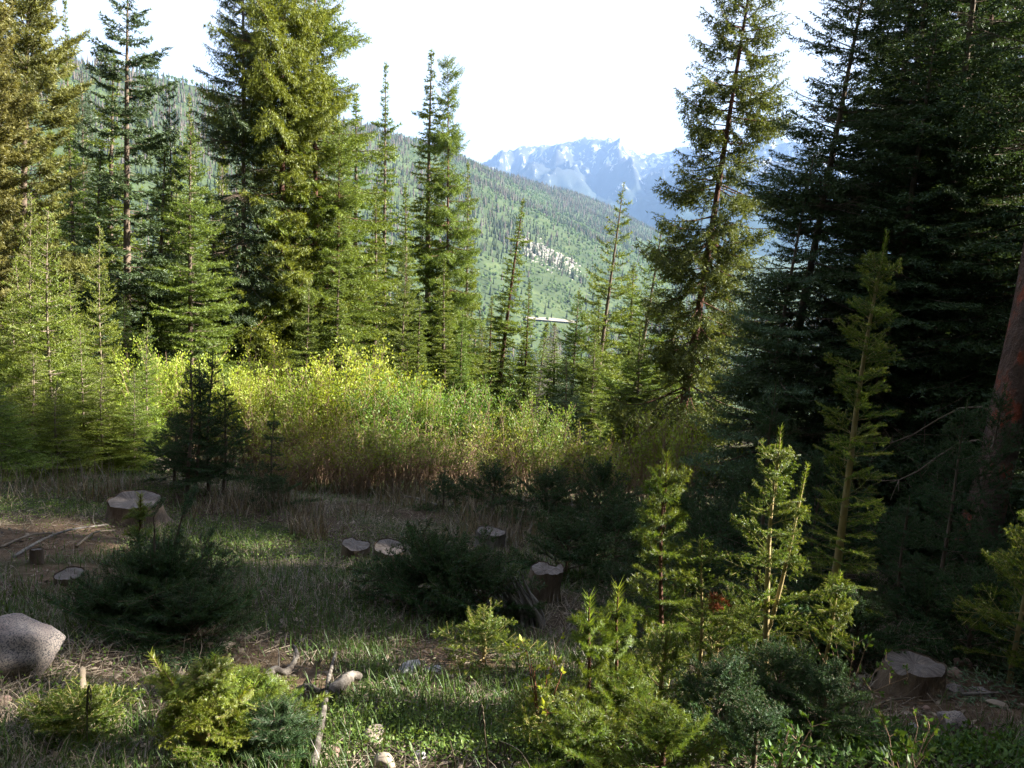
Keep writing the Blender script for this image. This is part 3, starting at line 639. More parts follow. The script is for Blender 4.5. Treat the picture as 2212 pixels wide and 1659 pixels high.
# ------------------------------------------------------------------ young conifers of the middle distance
MID = [
 ('fir2', 75, 425, 11.5, .55, 78, 1000, 'tall young fir with two pale leaders in front of the olive pine', 'fir2'),
 ('fir2', 112, 455, 11.0, .75, 125, 1000, 'bushy young fir with dark bare lower trunk in the left thicket', 'fir2'),
 ('fir2', 219, 488, 12.0, .55, 232, 960, 'slim young fir with pale stem left of the dark open branched spruce', 'fir2'),
 ('fir2', 15, 640, 12.0, .7, 15, 1000, 'young fir touching the left edge below the olive pine', 'fir2'),
 ('fir2', 180, 705, 10.5, .5, 183, 1000, 'short young fir between the bushy one and the slim pale stemmed one', 'fir2'),
 ('fir2', 325, 688, 11.0, .38, 322, 1000, 'small bright fir top standing in the willows left of the dark sapling clump', 'fir2'),
 ('fir2', 285, 800, 10.5, .4, 292, 1040, 'thin pale young fir in the willows beside the white rock', 'fir2'),
 ('fir2', 2, 820, 9.2, .75, 0, 1050, 'bluish young fir with spreading boughs at the left edge', 'fir'),
 ('fir2', 35, 560, 13.5, .75, 38, 1000, 'broad young fir behind the left edge fir, below the olive pine'),
 ('fir2', 158, 600, 13.0, .7, 165, 1000, 'young fir filling the gap between the bushy fir and the slim pale stemmed fir'),
 ('fir', 268, 640, 13.5, .7, 275, 1000, 'young fir right of the slim pale stemmed one, before the dark open branched spruce'),
 ('fir2', 60, 760, 10.2, .6, 62, 1050, 'low bushy fir before the two pale leaders at the left'),
 ('fir2', 128, 820, 9.8, .5, 132, 1050, 'low fir at the left in half light behind the broad stump'),
 ('fir2', 225, 780, 10.4, .55, 230, 1050, 'low fir with light stem left of the white rock'),
 ('spire2', 735, 560, 17.5, .7, 730, 800, 'green fir filling the right foot of the broad sunlit spruce'),
 ('fir', 655, 600, 17, .8, 655, 800, 'green fir in front of the foot of the broad sunlit spruce'),
 ('spire2', 965, 560, 20, .7, 962, 820, 'pale green fir before the golden stem of the twin topped spruce'),
 ('spire2', 1300, 640, 20, .7, 1290, 850, 'pale fir filling the gap behind the left slender fir'),
 ('spire2', 1000, 690, 19, .55, 998, 820, 'small pale green fir right of the golden stem foot'),
 ('fir2', 815, 735, 15, .30, 815, 830, 'tiny fir tip poking out of the willows under the dark spire spruce', 'fir'),
 ('fir2', 1052, 790, 15, .3, 1050, 900, 'tiny fir tip above the willows left of the rusty trunked spruce', 'fir'),
 ('fir2', 1100, 845, 13.8, .45, 1097, 930, 'small green fir in the willows below the lone slender spruce', 'fir'),
 ('fir_blue', 1225, 760, 15, .7, 1215, 920, 'small dark fir between the dead grey conifer and the pointed fir', 'fir'),
]
for t in MID: place_tree(t[0], *t[1:7], t[7], 'young fir', None, 'young_fir')

# ------------------------------------------------------------------ willow thicket
def willow(name, seed, n_st, Hh, R, n_leaf, leafmat, low=.42, leaf=.05):
    rng = np.random.default_rng(seed); sb = Buf(); lb = Buf(); pts = []; dirs = []
    for k in range(n_st):
        a = rng.random()*6.28; r0 = abs(rng.normal(0, R*.28)); tilt = rng.uniform(.05, .45); Lh = Hh*rng.uniform(.55, 1.05); K = 7; t = np.linspace(0, 1, K)
        ca, sa = math.cos(a), math.sin(a); a2 = a+rng.normal(0, .5)
        rad = r0+R*tilt*t**1.3*1.2
        p = np.stack([rad*ca+.04*np.sin(t*7+k)+.1*t*math.cos(a2), rad*sa+.04*np.cos(t*5+k)+.1*t*math.sin(a2), Lh*t-.05], 1)
        sb.tube(p, np.linspace(rng.uniform(.008, .014), .003, K), 3, 0)
        for j in range(12):
            tt = rng.uniform(.25, .98); i = min(K-2, int(tt*(K-1))); f = tt*(K-1)-i; q = p[i]*(1-f)+p[i+1]*f
            d = rng.normal(0, .5, 3); d[2] = abs(d[2])+.55; d /= np.linalg.norm(d); l = rng.uniform(.15, .5)*(.5+.5*Hh/2)
            e = q+d*l; sb.tube(np.array([q, q+d*l*.5+rng.normal(0, .015, 3), e]), np.array([.0035, .0025, .0015]), 3, 0)
            for s in range(3): pts.append(q+d*l*rng.uniform(.1, 1)); dirs.append(d)
    pts = np.array(pts); dirs = np.array(dirs)
    pr = smooth(low*Hh*.6, low*Hh*1.7, pts[:, 2])+.02; pr /= pr.sum()
    idx = rng.choice(len(pts), n_leaf, p=pr); c_ = pts[idx]+rng.normal(0, .055, (n_leaf, 3))
    d = dirs[idx]+rng.normal(0, .6, (n_leaf, 3)); d /= np.linalg.norm(d, axis=1)[:, None]
    s = np.cross(d, rng.normal(size=d.shape)); s /= np.linalg.norm(s, axis=1)[:, None]
    L = leaf*rng.uniform(.6, 1.3, n_leaf)[:, None]; Wd = L*.24; nn = np.cross(d, s)*L*.08
    Vv = np.stack([c_, c_+d*L*.5+s*Wd+nn, c_+d*L, c_+d*L*.5-s*Wd+nn], 1).reshape(-1, 3)
    i = np.arange(n_leaf)[:, None]*4
    T = np.concatenate([i+[0, 1, 2], i+[0, 2, 3]])
    lb.add(Vv, T, 0, np.repeat(np.clip(c_[:, 2]/Hh*.7+rng.normal(0, .2, n_leaf), 0, 1), 4))
    return sb.build(name+'_stems', [M['willow_stem']]), lb.build(name+'_leaves', [M[leafmat]]), Hh
WV = [willow('willow', 1, 60, 2.2, .95, 8500, 'willow'), willow('willow', 2, 55, 2.1, 1.0, 7500, 'willow', .5),
      willow('willow_bare', 3, 52, 1.8, .85, 1500, 'willow_dull', .5, .06), willow('willow', 4, 50, 2.0, .9, 8000, 'willow', .3)]
WS = [ # u top, v top, depth, kind, label
 (585, 765, 14.5, 0, 'tall rounded willow bush rising above the others in front of the largest spruce'),
 (380, 765, 12.8, 1, 'bright willow bush behind the dark sapling clump'),
 (470, 800, 12.5, 1, 'yellow green willow bush right beside the dark sapling clump'),
 (545, 825, 12.4, 0, 'dense yellow willow bush on the left of the sunlit thicket'),
 (640, 815, 12.3, 3, 'brightest yellow willow bush in the middle of the sunlit thicket'),
 (735, 775, 12.6, 0, 'tall bright willow bush under the slender fir'),
 (700, 870, 11.8, 2, 'thin stemmed brown willow bush in front of the yellow ones'),
 (590, 880, 11.6, 2, 'brownish bare stemmed willow bush at the left front of the thicket'),
 (820, 820, 12.4, 3, 'leafy willow bush with dense green front right of the thicket middle'),
 (870, 800, 13.6, 1, 'willow bush behind the leafy green one below the dark spire spruce'),
 (790, 905, 11.5, 2, 'low willow bush with grey stems at the thicket front'),
 (925, 835, 13.0, 1, 'shaded side willow bush under the twin topped spruce'),
 (1000, 845, 13.2, 0, 'soft pale willow bush left of the small green fir'),
 (935, 925, 11.8, 2, 'pinkish twiggy willow bush with few leaves'),
 (1025, 960, 11.6, 2, 'low twiggy willow bush with yellow leaf tufts'),
 (1090, 900, 12.4, 2, 'twiggy willow bush in half shade below the rusty trunked spruce'),
 (1165, 875, 12.6, 3, 'half shaded green willow bush below the dead grey conifer'),
 (1195, 960, 11.6, 2, 'dark reddish twiggy willow bush in the shade'),
 (1280, 930, 11.8, 2, 'bare grey twiggy willow bush in the shade below the pointed fir'),
 (1350, 965, 11.0, 2, 'sparse willow bush in shade below the slender firs'),
 (1430, 900, 10.4, 2, 'thin leafy willow bush left of the drooping spruce foot'),
 (1485, 895, 10.0, 2, 'sunlit sparse willow bush at the foot of the drooping spruce'),
 (770, 940, 10.9, 2, 'leafless looking twiggy willow bush at the very front of the sunlit thicket'),
 (640, 945, 10.9, 2, 'brown twigged low willow bush before the brightest yellow one'),
 (860, 930, 11.2, 2, 'twiggy low willow bush between the grey stemmed and the pinkish one'),
 (300, 850, 12.0, 1, 'willow bush in the left thicket behind the white rock'),
 (235, 900, 12.2, 2, 'stemmy pale willow bush under the slim young fir'),
 (150, 900, 12.8, 3, 'green willow bush behind the bushy young fir'),
 (60, 880, 12.8, 1, 'willow bush at the left edge behind the young firs'),
]
for u, v, Y, kd, lab in WS:
    Y -= .7
    st, lf, Hh = WV[kd]; T = at(u, v, Y); g = gz(T[0], Y); s = (T[2]-g)/Hh
    root = thing('willow_bush', lab, 'willow bush', (T[0], Y, g))
    sr = max(.7, min(1.15, s)); mt = Matrix.Rotation(random.random()*6.28, 4, 'Z') @ Matrix.Diagonal((sr, sr, s, 1))
    link('stems', st, root, mat=mt); lo_ = link('leaves', lf, root, mat=mt)
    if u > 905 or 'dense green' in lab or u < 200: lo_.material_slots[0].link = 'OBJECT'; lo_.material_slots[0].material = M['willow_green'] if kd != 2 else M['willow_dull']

# ------------------------------------------------------------------ near saplings, branch by branch
def branch_mesh(name, seed, L, needles, bark='bark_pale', kind='fir', nside=6):
    rng = np.random.default_rng(seed); b = Buf(); K = 7; t = np.linspace(0, 1, K)
    ax = np.stack([L*t, .03*L*np.sin(t*4+seed), L*(.12*t**2)], 1)
    b.tube(ax, np.linspace(.0045, .002, K), 4, 0)
    Ps, Ds, Ls, Ts = [], [], [], []
    for q in range(K-1):
        sg = ax[q+1]-ax[q]; l = np.linalg.norm(sg)
        if t[q] >= .15: Ps.append(ax[q]); Ds.append(sg/l); Ls.append(l); Ts.append(.2+.8*t[q])
    for s in (-1, 1):
        for q in range(nside):
            tt = .2+.72*(q+rng.random()*.6)/nside; i = min(K-2, int(tt*(K-1))); f = tt*(K-1)-i; p = ax[i]*(1-f)+ax[i+1]*f
            an = rng.uniform(.7, 1.0); d = np.array([math.cos(an), s*math.sin(an), rng.uniform(-.1, .25)]); d /= np.linalg.norm(d)
            ll = L*(.22+.42*(1-tt))*rng.uniform(.7, 1.15)
            b.tube(np.array([p, p+d*ll*.5, p+d*ll+[0, 0, .01]]), np.array([.0028, .0022, .0015]), 3, 0)
            Ps.append(p); Ds.append(d); Ls.append(ll); Ts.append(.35+.65*tt)
            if ll > .11:
                for s2 in (-1, 1):
                    a3 = an*s+s2*.75; d2 = np.array([math.cos(a3), math.sin(a3), .1]); l2 = ll*.42
                    Ps.append(p+d*ll*.45); Ds.append(d2/np.linalg.norm(d2)); Ls.append(l2); Ts.append(.8)
    pr = dict(fir=(.0016, .021, .0040, .95, .25, .50), pine=(.0022, .038, .0034, .8, .15, .75))[kind]
    tufts(b, np.array(Ps), np.array(Ds), np.array(Ls), pr[0], pr[1], pr[2], rng, np.array(Ts), 1, pr[3], pr[4], pr[5])
    return b.build(name, [M[bark], M[needles]])
def leader_mesh(name, seed, L, needles, bark, kind):
    rng = np.random.default_rng(seed); b = Buf()
    b.tube(np.array([[0, 0, 0], [0.003, 0, L*.5], [0, 0, L]]), np.array([.005, .004, .0025]), 5, 0)
    pr = dict(fir=(.0012, .026, .0045, .8, .5), pine=(.0012, .045, .004, .6, .5))[kind]
    tufts(b, np.array([[0, 0, 0.0]]), np.array([[0, 0, 1.0]]), np.array([L]), pr[0], pr[1], pr[2], rng, np.array([1.0]), 1, .75, 0, .75)
    return b.build(name, [M[bark], M[needles]])
BR = {}
for key, nd, bk, kd in (('fir', 'sap', 'bark_yellow', 'fir'), ('yel', 'sap_sunlit', 'bark_yellow', 'fir'), ('dark', 'sap_dark', 'bark', 'fir'), ('pine', 'sap', 'bark_red', 'pine'), ('dpine', 'sap_dark', 'bark', 'pine')):
    BR[key] = ([branch_mesh('sapling_branch', 10*i+len(key), .42, nd, bk, kd, 3+i % 2) for i in range(4)], leader_mesh('sapling_leader', 3, .22, nd, bk, kd), bk)
def sapling(label, u, v, Y, ub, vb, R, nb, kind='fir', name='fir_sapling', cat='sapling', r0=.016, low=.12, power=.7, droop=(-.1, .7), fork=None, seed=None, lead=1.0, top_R=.0, group=None):
    rng = np.random.default_rng(seed if seed is not None else int(u*7+v)); br, ld, bk = BR[kind]
    T = at(u, v, Y); Bp = at(ub, vb, Y) if ub is not None else T
    d = T-Bp; 
    if ub is None: bx_ = T[0]
    else:
        g = gz(Bp[0], Y); bx_ = T[0]-d[0]*((T[2]-g)/d[2])
    g = gz(bx_, Y); base = np.array([bx_, Y, g]); ax = np.array([T[0]-bx_, 0, T[2]-g]); Hh = np.linalg.norm(ax)
    root = thing(name, label, cat, base, group)
    stems = [(0.0, np.zeros(3), ax, 1.0)]
    if fork:
        for (fh, dx, dy, fl) in fork: stems.append((fh, ax*fh, np.array([dx, dy, (ax[2]*(1-fh))*fl]), .6))
    for si, (fh, p0, vec, rs) in enumerate(stems):
        K = 12; t = np.linspace(0, 1, K); l = np.linalg.norm(vec)
        bend = .012*l
        side = np.array([1, .3, 0])
        curve = p0[None]+vec[None]*t[:, None]+side[None]*(bend*np.sin(t*5+si+u))[:, None]
        if fh > 0: curve = p0[None]+np.stack([vec[0]*t**.6, vec[1]*t**.6, vec[2]*t**1.15], 1)
        b = Buf(); b.tube(curve-[0, 0, .03 if fh == 0 else 0], (r0*rs*(1-t)**.8+.0035), 7, 0, rough=.12, rng=rng)
        link('stem', b.build('sapling_stem', [M[bk]], True), root)
        lscale = min(1.6, l/.9)*lead
        e = curve[-1]; q = Vector(vec).to_track_quat('Z', 'Y').to_matrix().to_4x4()
        lscale = max(lscale, 1.0); link('leader', ld, root, mat=Matrix.Translation(Vector(e-vec/l*.17*lscale)) @ q @ Matrix.Diagonal((1, 1, lscale, 1)))
        n = int(nb*(1-fh)*rs) if fh == 0 else int(nb*.35)
        nw = max(3, n//4); k = 0
        for wv in range(nw):
            h = low+(.97-low)*((wv+.3)/nw)**.9 if fh == 0 else .15+.8*(wv+.3)/nw
            a0 = rng.random()*6.28
            for j in range(4):
                h2 = min(.985, h+rng.normal(0, .012)); a = a0+j*1.571+rng.normal(0, .25)
                Ln = (R*(1-h2)**power*rng.uniform(.65, 1.15)+top_R+.05)*(1 if fh == 0 else .38)
                pt = droop[0]+(droop[1]-droop[0])*h2+rng.normal(0, .22)
                i = min(K-2, int(h2*(K-1))); f = h2*(K-1)-i; p = curve[i]*(1-f)+curve[i+1]*f
                s = Ln/.42; x = Vector((math.cos(a)*math.cos(pt), math.sin(a)*math.cos(pt), math.sin(pt)))
                yv = Vector((-math.sin(a), math.cos(a), 0)); yv = (Matrix.Rotation(rng.normal(0, .3), 3, x) @ yv); zv = x.cross(yv)
                sc = max(.55, min(1.5, s)); mt = Matrix.Identity(4)
                for r_ in range(3): mt[r_][0] = x[r_]*s; mt[r_][1] = yv[r_]*sc; mt[r_][2] = zv[r_]*sc; mt[r_][3] = p[r_]
                link('branch', br[rng.integers(4)], root, mat=mt)
    return root, base, ax
SAP = [
 dict(label='tall bright tipped fir sapling at the right, tip against the dark forest', u=1917, v=532, Y=4.6, ub=1785, vb=1300, R=.26, nb=96, r0=.026, low=.1, power=.35),
 dict(label='double stemmed fir sapling with sunlit tufts, left of the tall bright tipped one', u=1685, v=957, Y=3.8, ub=1650, vb=1390, R=.24, nb=44, r0=.017, power=.45, fork=[(.25, .09, .03, .85)]),
 dict(label='slim pine sapling with a densely needled top, right of the grey split stump', u=1440, v=1010, Y=3.7, ub=1425, vb=1430, R=.17, nb=40, r0=.012, power=.3, kind='pine', name='pine_sapling'),
 dict(label='small crooked sapling with a rust red dead spray', u=1520, v=1182, Y=3.8, ub=1512, vb=1400, R=.13, nb=16, r0=.009, low=.3, power=.3),
 dict(label='shaded fir sapling with a pale stem behind the double stemmed one', u=1678, v=850, Y=5.2, ub=1625, vb=1300, R=.40, nb=52, kind='dark', r0=.018, power=.6),
 dict(label='upright candle shaped sapling tip beside the red twigged shrub', u=1274, v=1322, Y=3.0, ub=1268, vb=1550, R=.09, nb=22, kind='pine', name='pine_sapling', r0=.008, power=.9, lead=1.9),
 dict(label='candle shaped sapling tip just right of the one by the red twigged shrub', u=1338, v=1300, Y=3.1, ub=1325, vb=1550, R=.10, nb=24, kind='pine', name='pine_sapling', r0=.008, power=.9, lead=1.9),
 dict(label='brightly sunlit yellow green fir sapling with three leaders at the bottom left', u=464, v=1442, Y=2.55, ub=430, vb=1660, R=.23, nb=32, kind='yel', lead=2.0, r0=.012, low=.05, power=1.0, droop=(.15, 1.0), fork=[(.25, -.17, .02, .92), (.35, -.10, -.05, .88), (.2, .12, .05, .55)]),
 dict(label='dull green sapling in the bottom left corner', u=165, v=1535, Y=2.6, ub=120, vb=1660, R=.24, nb=34, kind='fir', r0=.010, low=.05),
 dict(label='thin reddish stemmed pine sapling just right of the brightly sunlit one', u=548, v=1500, Y=2.75, ub=545, vb=1650, R=.26, nb=40, kind='pine', name='pine_sapling', r0=.009, low=.05),
 dict(label='shaded bluish pine sapling right of the thin reddish stemmed one', u=592, v=1560, Y=2.6, ub=592, vb=1660, R=.20, nb=32, kind='dpine', name='pine_sapling', r0=.009, low=.02),
 dict(label='thin orange stemmed sapling in front of the broad stump on the left', u=303, v=1085, Y=4.7, ub=305, vb=1260, R=.10, nb=14, kind='pine', name='pine_sapling', r0=.007, low=.3),
 dict(label='pale stemmed fir sapling in front of the thick reddish trunk', u=2092, v=885, Y=5.6, ub=2030, vb=1230, R=.38, nb=44, kind='dark', r0=.015, power=.5),
 dict(label='small pale green sapling between the tall bright tipped one and the cut stump', u=1962, v=1088, Y=5.0, ub=1942, vb=1280, R=.20, nb=30, kind='dark', r0=.009, power=.4),
 dict(label='fir sapling cut by the right edge above the rocks', u=2235, v=1120, Y=4.2, ub=2200, vb=1370, R=.40, nb=48, kind='fir', r0=.014),
 dict(label='small leaning bare stemmed sapling at the foot of the tall bright tipped one', u=1815, v=1255, Y=3.7, ub=1785, vb=1400, R=.18, nb=18, r0=.009, low=.45),
]
for s in SAP: sapling(**s)
# dark sapling clump in front of the willows
for i, (u, v, ub, R) in enumerate(((413, 785, 408, .45), (432, 800, 425, .35), (455, 772, 450, .4), (490, 845, 482, .5), (380, 900, 378, .5))):
    sapling(['tallest left leader', 'second leader from the left', 'tallest right leader', 'broad right hand fir', 'low left hand fir'][i]+' of the dark sapling clump before the willows', u, v, 8.4+.15*i, ub, 1060, R, 44, 'dark', r0=.02, power=.75, group='dark sapling clump before the willows')
sapling('small bare tipped sapling between the dark clump and the yellow willows', 592, 900, 8.8, 585, 1060, .2, 18, 'dark', low=.3, r0=.012)
sapling('low dark fir at the foot of the bare tipped sapling', 590, 1035, 8.2, 590, 1090, .4, 24, 'dark', r0=.012)

# low dark conifers in shade (foreground masses); each stands on its own
LOW = [(345, 1250, 4.1, .55, 56, 'dpine', 'broad dark pine bush around the forked bare stem, lower left'),
       (250, 1320, 3.9, .45, 44, 'dpine', 'left lobe of dark pine growth beside the forked bare stem'),
       (415, 1330, 3.8, .42, 40, 'dpine', 'right lobe of dark pine growth behind the sunlit sapling'),
       (960, 1222, 5.0, .60, 60, 'dark', 'low dark fir bush left of the split grey stump'),
       (880, 1265, 5.0, .45, 40, 'dark', 'low fir growth on the left of the dark fir bush by the split stump'),
       (1050, 1262, 4.8, .45, 40, 'dark', 'low fir growth touching the split grey stump'),
       (1050, 1360, 3.9, .30, 26, 'fir', 'small yellowish fir twigs in front of the dark fir bush'),
       (1180, 1525, 2.9, .22, 26, 'fir', 'green young fir under the red twigged shrub'),
       (1250, 1575, 2.7, .24, 32, 'pine', 'sunlit pine tuft below the left candle shaped sapling'),
       (1360, 1500, 3.0, .24, 34, 'pine', 'leafy pine growth below the right candle shaped sapling'),
       (1440, 1395, 3.3, .28, 38, 'fir', 'fir growth around the foot of the slim pine sapling'),
       (1440, 1585, 2.7, .26, 32, 'pine', 'dense pine growth at the bottom, right of the sunlit pine tuft'),
       (1560, 1465, 3.1, .30, 40, 'dark', 'dark fir growth in front of the double stemmed sapling'),
       (1690, 1440, 3.4, .34, 44, 'dark', 'dark fir mound at the foot of the double stemmed sapling'),
       (1640, 1560, 2.8, .28, 36, 'dark', 'dark fir growth at the bottom below the mound'),
       (1790, 1480, 3.2, .30, 36, 'dark', 'dark fir growth left of the round cut stump'),
       (1560, 1330, 4.1, .40, 44, 'fir', 'fir growth behind the crooked sapling with the red spray'),
       (1750, 1290, 4.6, .50, 52, 'dark', 'dark fir growth behind the foot of the tall bright tipped sapling'),
       (1860, 1330, 4.4, .45, 48, 'dark', 'dark fir growth between the tall sapling and the round cut stump'),
       (2120, 1270, 4.6, .50, 52, 'dark', 'dark fir growth behind the reddish stones'),
       (2010, 1290, 4.8, .45, 44, 'dark', 'dark fir growth directly behind the round cut stump'),
       (1230, 1150, 6.0, .55, 48, 'dark', 'dark low fir behind the stump with the pale cut face'),
       (1340, 1120, 6.3, .60, 52, 'dark', 'dark low fir behind the slim pine sapling'),
       (1560, 1120, 6.6, .60, 52, 'dark', 'dark low fir behind the double stemmed sapling'),
       (1450, 1090, 7.4, .70, 52, 'dark', 'dark low fir below the sunlit sparse willow'),
       (1620, 1040, 7.4, .70, 56, 'dark', 'dark young fir in deep shade left of the tall sapling'),
       (1780, 1020, 6.6, .70, 56, 'dark', 'dark young fir directly behind the tall bright tipped sapling'),
       (1180, 1040, 8.6, .60, 44, 'dark', 'dark low fir before the reddish twiggy willow'),
       (1070, 1030, 8.8, .55, 44, 'dark', 'dark low fir in the middle before the pinkish willow'),
       (1300, 1030, 8.4, .65, 48, 'dark', 'dark low fir before the bare grey willow'),
       (960, 1045, 9.0, .4, 30, 'dark', 'small dark fir left of the low dark row before the willows'),
       (1960, 1150, 6.4, .70, 52, 'dark', 'dark fir growth left of the thick reddish trunk'),
       (2180, 1200, 5.6, .60, 52, 'dark', 'dark fir growth at the foot of the thick reddish trunk'),
       (2165, 850, 6.2, .55, 52, 'dark', 'tall dark young fir whose boughs cross the thick reddish trunk'),
       (2050, 1000, 7.2, .80, 56, 'dark', 'dark young fir before the thick reddish trunk'),
       (1500, 1230, 5.0, .45, 44, 'dark', 'dark fir tuft behind the small crooked sapling'),
       (1340, 1250, 4.6, .35, 36, 'dark', 'dark fir tuft above the right candle shaped sapling')]
for u, v, Y, R, nb, kd, lab in LOW:
    nb = int(nb*.72)
    sapling(lab, u, v, Y, None, None, R, nb, kd, name='young_fir' if 'pine' not in kd else 'young_pine', cat='young fir' if 'pine' not in kd else 'young pine', r0=.012, low=.04, power=.55, droop=(.0, 1.15), lead=.9)

# red dead spray on the crooked sapling
p = at(1542, 1310, 3.78); sb_ = BR['fir'][0][0].copy(); sb_.materials[1] = M['rust']
# joined to that sapling as a part
for o in list(COL.objects):
    if o.get('label', '').startswith('small crooked sapling'):
        for q_ in range(3):
            mt = Matrix.Translation(Vector(p)-o.location+Vector((-.05, 0, -.03+.02*q_))) @ Matrix.Rotation(-.7+.35*q_, 4, 'Y') @ Matrix.Diagonal((.30, .5, .5, 1))
            link('dead_branch', sb_, o, mat=mt, label='rust red dead spray')

# forked bare stem of the dark pine bush
def wood_path(pts, rad, k=7, seed=0, rough=.2):
    b = Buf(); b.tube(np.array(pts), np.array(rad), k, 0, rough=rough, rng=np.random.default_rng(seed), cap=True); return b
def sm(pts, n=4):
    pts = np.array(pts, float); out = []
    for i in range(len(pts)-1):
        p0 = pts[max(i-1, 0)]; p1 = pts[i]; p2 = pts[i+1]; p3 = pts[min(i+2, len(pts)-1)]
        for t in np.arange(n)/n:
            out.append(.5*((2*p1)+(-p0+p2)*t+(2*p0-5*p1+4*p2-p3)*t**2+(-p0+3*p1-3*p2+p3)*t**3))
    out.append(pts[-1]); return np.array(out)
Y = 4.15; base = at(342, 1480, Y); g = np.array([base[0], Y, gz(base[0], Y)])
root = thing('pine_sapling', 'bare dark stem forked into a cup of two curved limbs, lower left', 'sapling', g)
F = lambda u, v, dy=0: at(u, v, Y+dy)-g
for path, rr in (([(345, 1500), (340, 1400), (343, 1320), (347, 1240), (350, 1212)], (.02, .013)), ([(350, 1215), (338, 1203), (333, 1175), (334, 1150), (331, 1110)], (.009, .003)), ([(350, 1215), (372, 1200), (378, 1170), (390, 1130), (402, 1088)], (.009, .003)), ([(346, 1270), (385, 1255), (430, 1225), (440, 1180)], (.005, .002))):
    P = sm([F(u, v) for u, v in path]); b = wood_path(P, np.linspace(rr[0], rr[1], len(P)), seed=len(path)); link('limb', b.build('forked_limb', [M['bark']], True), root)
for (u, v) in ((331, 1120), (402, 1095), (440, 1185), (395, 1120)):
    link('branch', BR['dpine'][0][1], root, mat=Matrix.Translation(Vector(F(u, v))) @ Matrix.Rotation(-1.1, 4, 'Y') @ Matrix.Diagonal((.3, .5, .5, 1)))

# ------------------------------------------------------------------ stumps
def cut_mat():
    mt, n, out = newmat('cut_wood'); co = coord(n)
    wv = n.nodes.new('ShaderNodeTexWave'); wv.wave_type = 'RINGS'; wv.rings_direction = 'Z'; wv.inputs['Scale'].default_value = 45; wv.inputs['Distortion'].default_value = 3.5; wv.inputs['Detail'].default_value = 3
    n.links.new(co, wv.inputs['Vector'])
    c1 = ramp(n, wv.outputs['Fac'], [(.2, (.135, .125, .12)), (.8, (.19, .17, .165))])
    c2 = ramp(n, noise(n, 14, 6, co, .7), [(.35, (.55, .5, .48)), (.7, (1.1, 1.05, 1.02))])
    b = n.nodes.new('ShaderNodeBsdfPrincipled'); 
    sx = n.nodes.new('ShaderNodeSeparateXYZ'); n.links.new(co, sx.inputs[0]); at2 = n.nodes.new('ShaderNodeMath'); at2.operation = 'ARCTAN2'; n.links.new(sx.outputs['Y'], at2.inputs[0]); n.links.new(sx.outputs['X'], at2.inputs[1])
    crk = noise(n, 3.1, 3); n.links.new(at2.outputs[0], n.nodes[-1].inputs['Vector'])
    c3 = ramp(n, crk, [(.44, (1, 1, 1)), (.485, (.45, .44, .44)), (.52, (1, 1, 1))])
    n.links.new(mix(n, 1.0, mix(n, 1.0, c1, c2, 'MULTIPLY'), c3, 'MULTIPLY'), b.inputs['Base Color']); b.inputs['Roughness'].default_value = .8
    bp = n.nodes.new('ShaderNodeBump'); bp.inputs['Strength'].default_value = .5; bp.inputs['Distance'].default_value = .01; n.links.new(noise(n, 40, 5, co), bp.inputs['Height']); n.links.new(bp.outputs[0], b.inputs['Normal'])
    n.links.new(b.outputs[0], out.inputs[0]); return mt
M['cut'] = cut_mat()
M['bark_mottled'] = solid_mat('peeling_grey_bark', [(.38, (.04, .032, .028)), (.5, (.10, .088, .078)), (.64, (.22, .20, .18))], 22, bump=.8, bscale=40, bdist=.01)
def stump(label, u, v, r, h, seed, flare=.5, tilt=0, squash=1.0, bark='bark', at_base=True):
    rng = np.random.default_rng(seed); p = ground_at(u, v)
    root = thing('tree_stump', label, 'tree stump', p); root.rotation_euler = (tilt*.6, tilt, rng.random()*.2)
    k = 40; a = np.arange(k)/k*6.283; nz = 7; V_ = []
    a0_ = rng.random()*6.28
    def topz(x_, y_): q1 = (x_*math.cos(a0_)+y_*math.sin(a0_))/r; return .16*h*np.clip((q1-.25)*6, 0, 1)+.10*h*(vn(x_/r*2.3+seed, y_/r*2.3, seed)-.5)+.05*h*(vn(x_/r*7, y_/r*7, seed)-.5)
    lob = .5+.5*np.cos(a*5+seed)+.35*np.cos(a*3+seed*2)
    for i in range(nz):
        t = i/(nz-1); rr = r*(1+flare*(1-t)**2.2*(.3+.7*lob)+.03*(vn(a*2.2+seed, np.full(k, t*3), seed)-.5)*2+.03*np.cos(a*5+seed)*(1-.6*t)+.03*np.cos(a*2+seed))
        rr = rr*(1+.015*(rng.random(k)-.5))
        xx = rr*np.cos(a); yy_ = rr*np.sin(a)*squash
        V_.append(np.stack([xx, yy_, -.08+(h+.08)*t+topz(xx, yy_)*t**3], 1))
    V_ = np.concatenate(V_); b = Buf(); T = []
    for i in range(nz-1):
        for j in range(k):
            j2 = (j+1) % k; T += [[i*k+j, i*k+j2, (i+1)*k+j2], [i*k+j, (i+1)*k+j2, (i+1)*k+j]]
    b.add(V_, T); link('bark', b.build('stump_bark', [M[bark]], False), root)
    rim = V_[-k:]*[.95, .95, 1]; b = Buf(); rings = [rim-[0, 0, .006]]
    for q_ in (.75, .5, .25): rr_ = rim*[q_, q_, 1]; rr_[:, 2] = h-.004+topz(rr_[:, 0], rr_[:, 1]); rings.append(rr_)
    Vc = np.concatenate(rings+[np.array([[0, 0, h+float(topz(np.array([0.0]), np.array([0.0]))[0])]])]); T = []
    for i in range(3):
        for j in range(k):
            j2 = (j+1) % k; T += [[i*k+j, i*k+j2, (i+1)*k+j2], [i*k+j, (i+1)*k+j2, (i+1)*k+j]]
    for j in range(k): T.append([3*k+j, 3*k+(j+1) % k, 4*k])
    b.add(Vc, T); link('cut_face', b.build('stump_cut_face', [M['cut']]), root)
    return root
stump('broad low old stump with flared roots on the left before the dark sapling clump', 292, 1126, .25, .20, 3, .6, squash=.8)
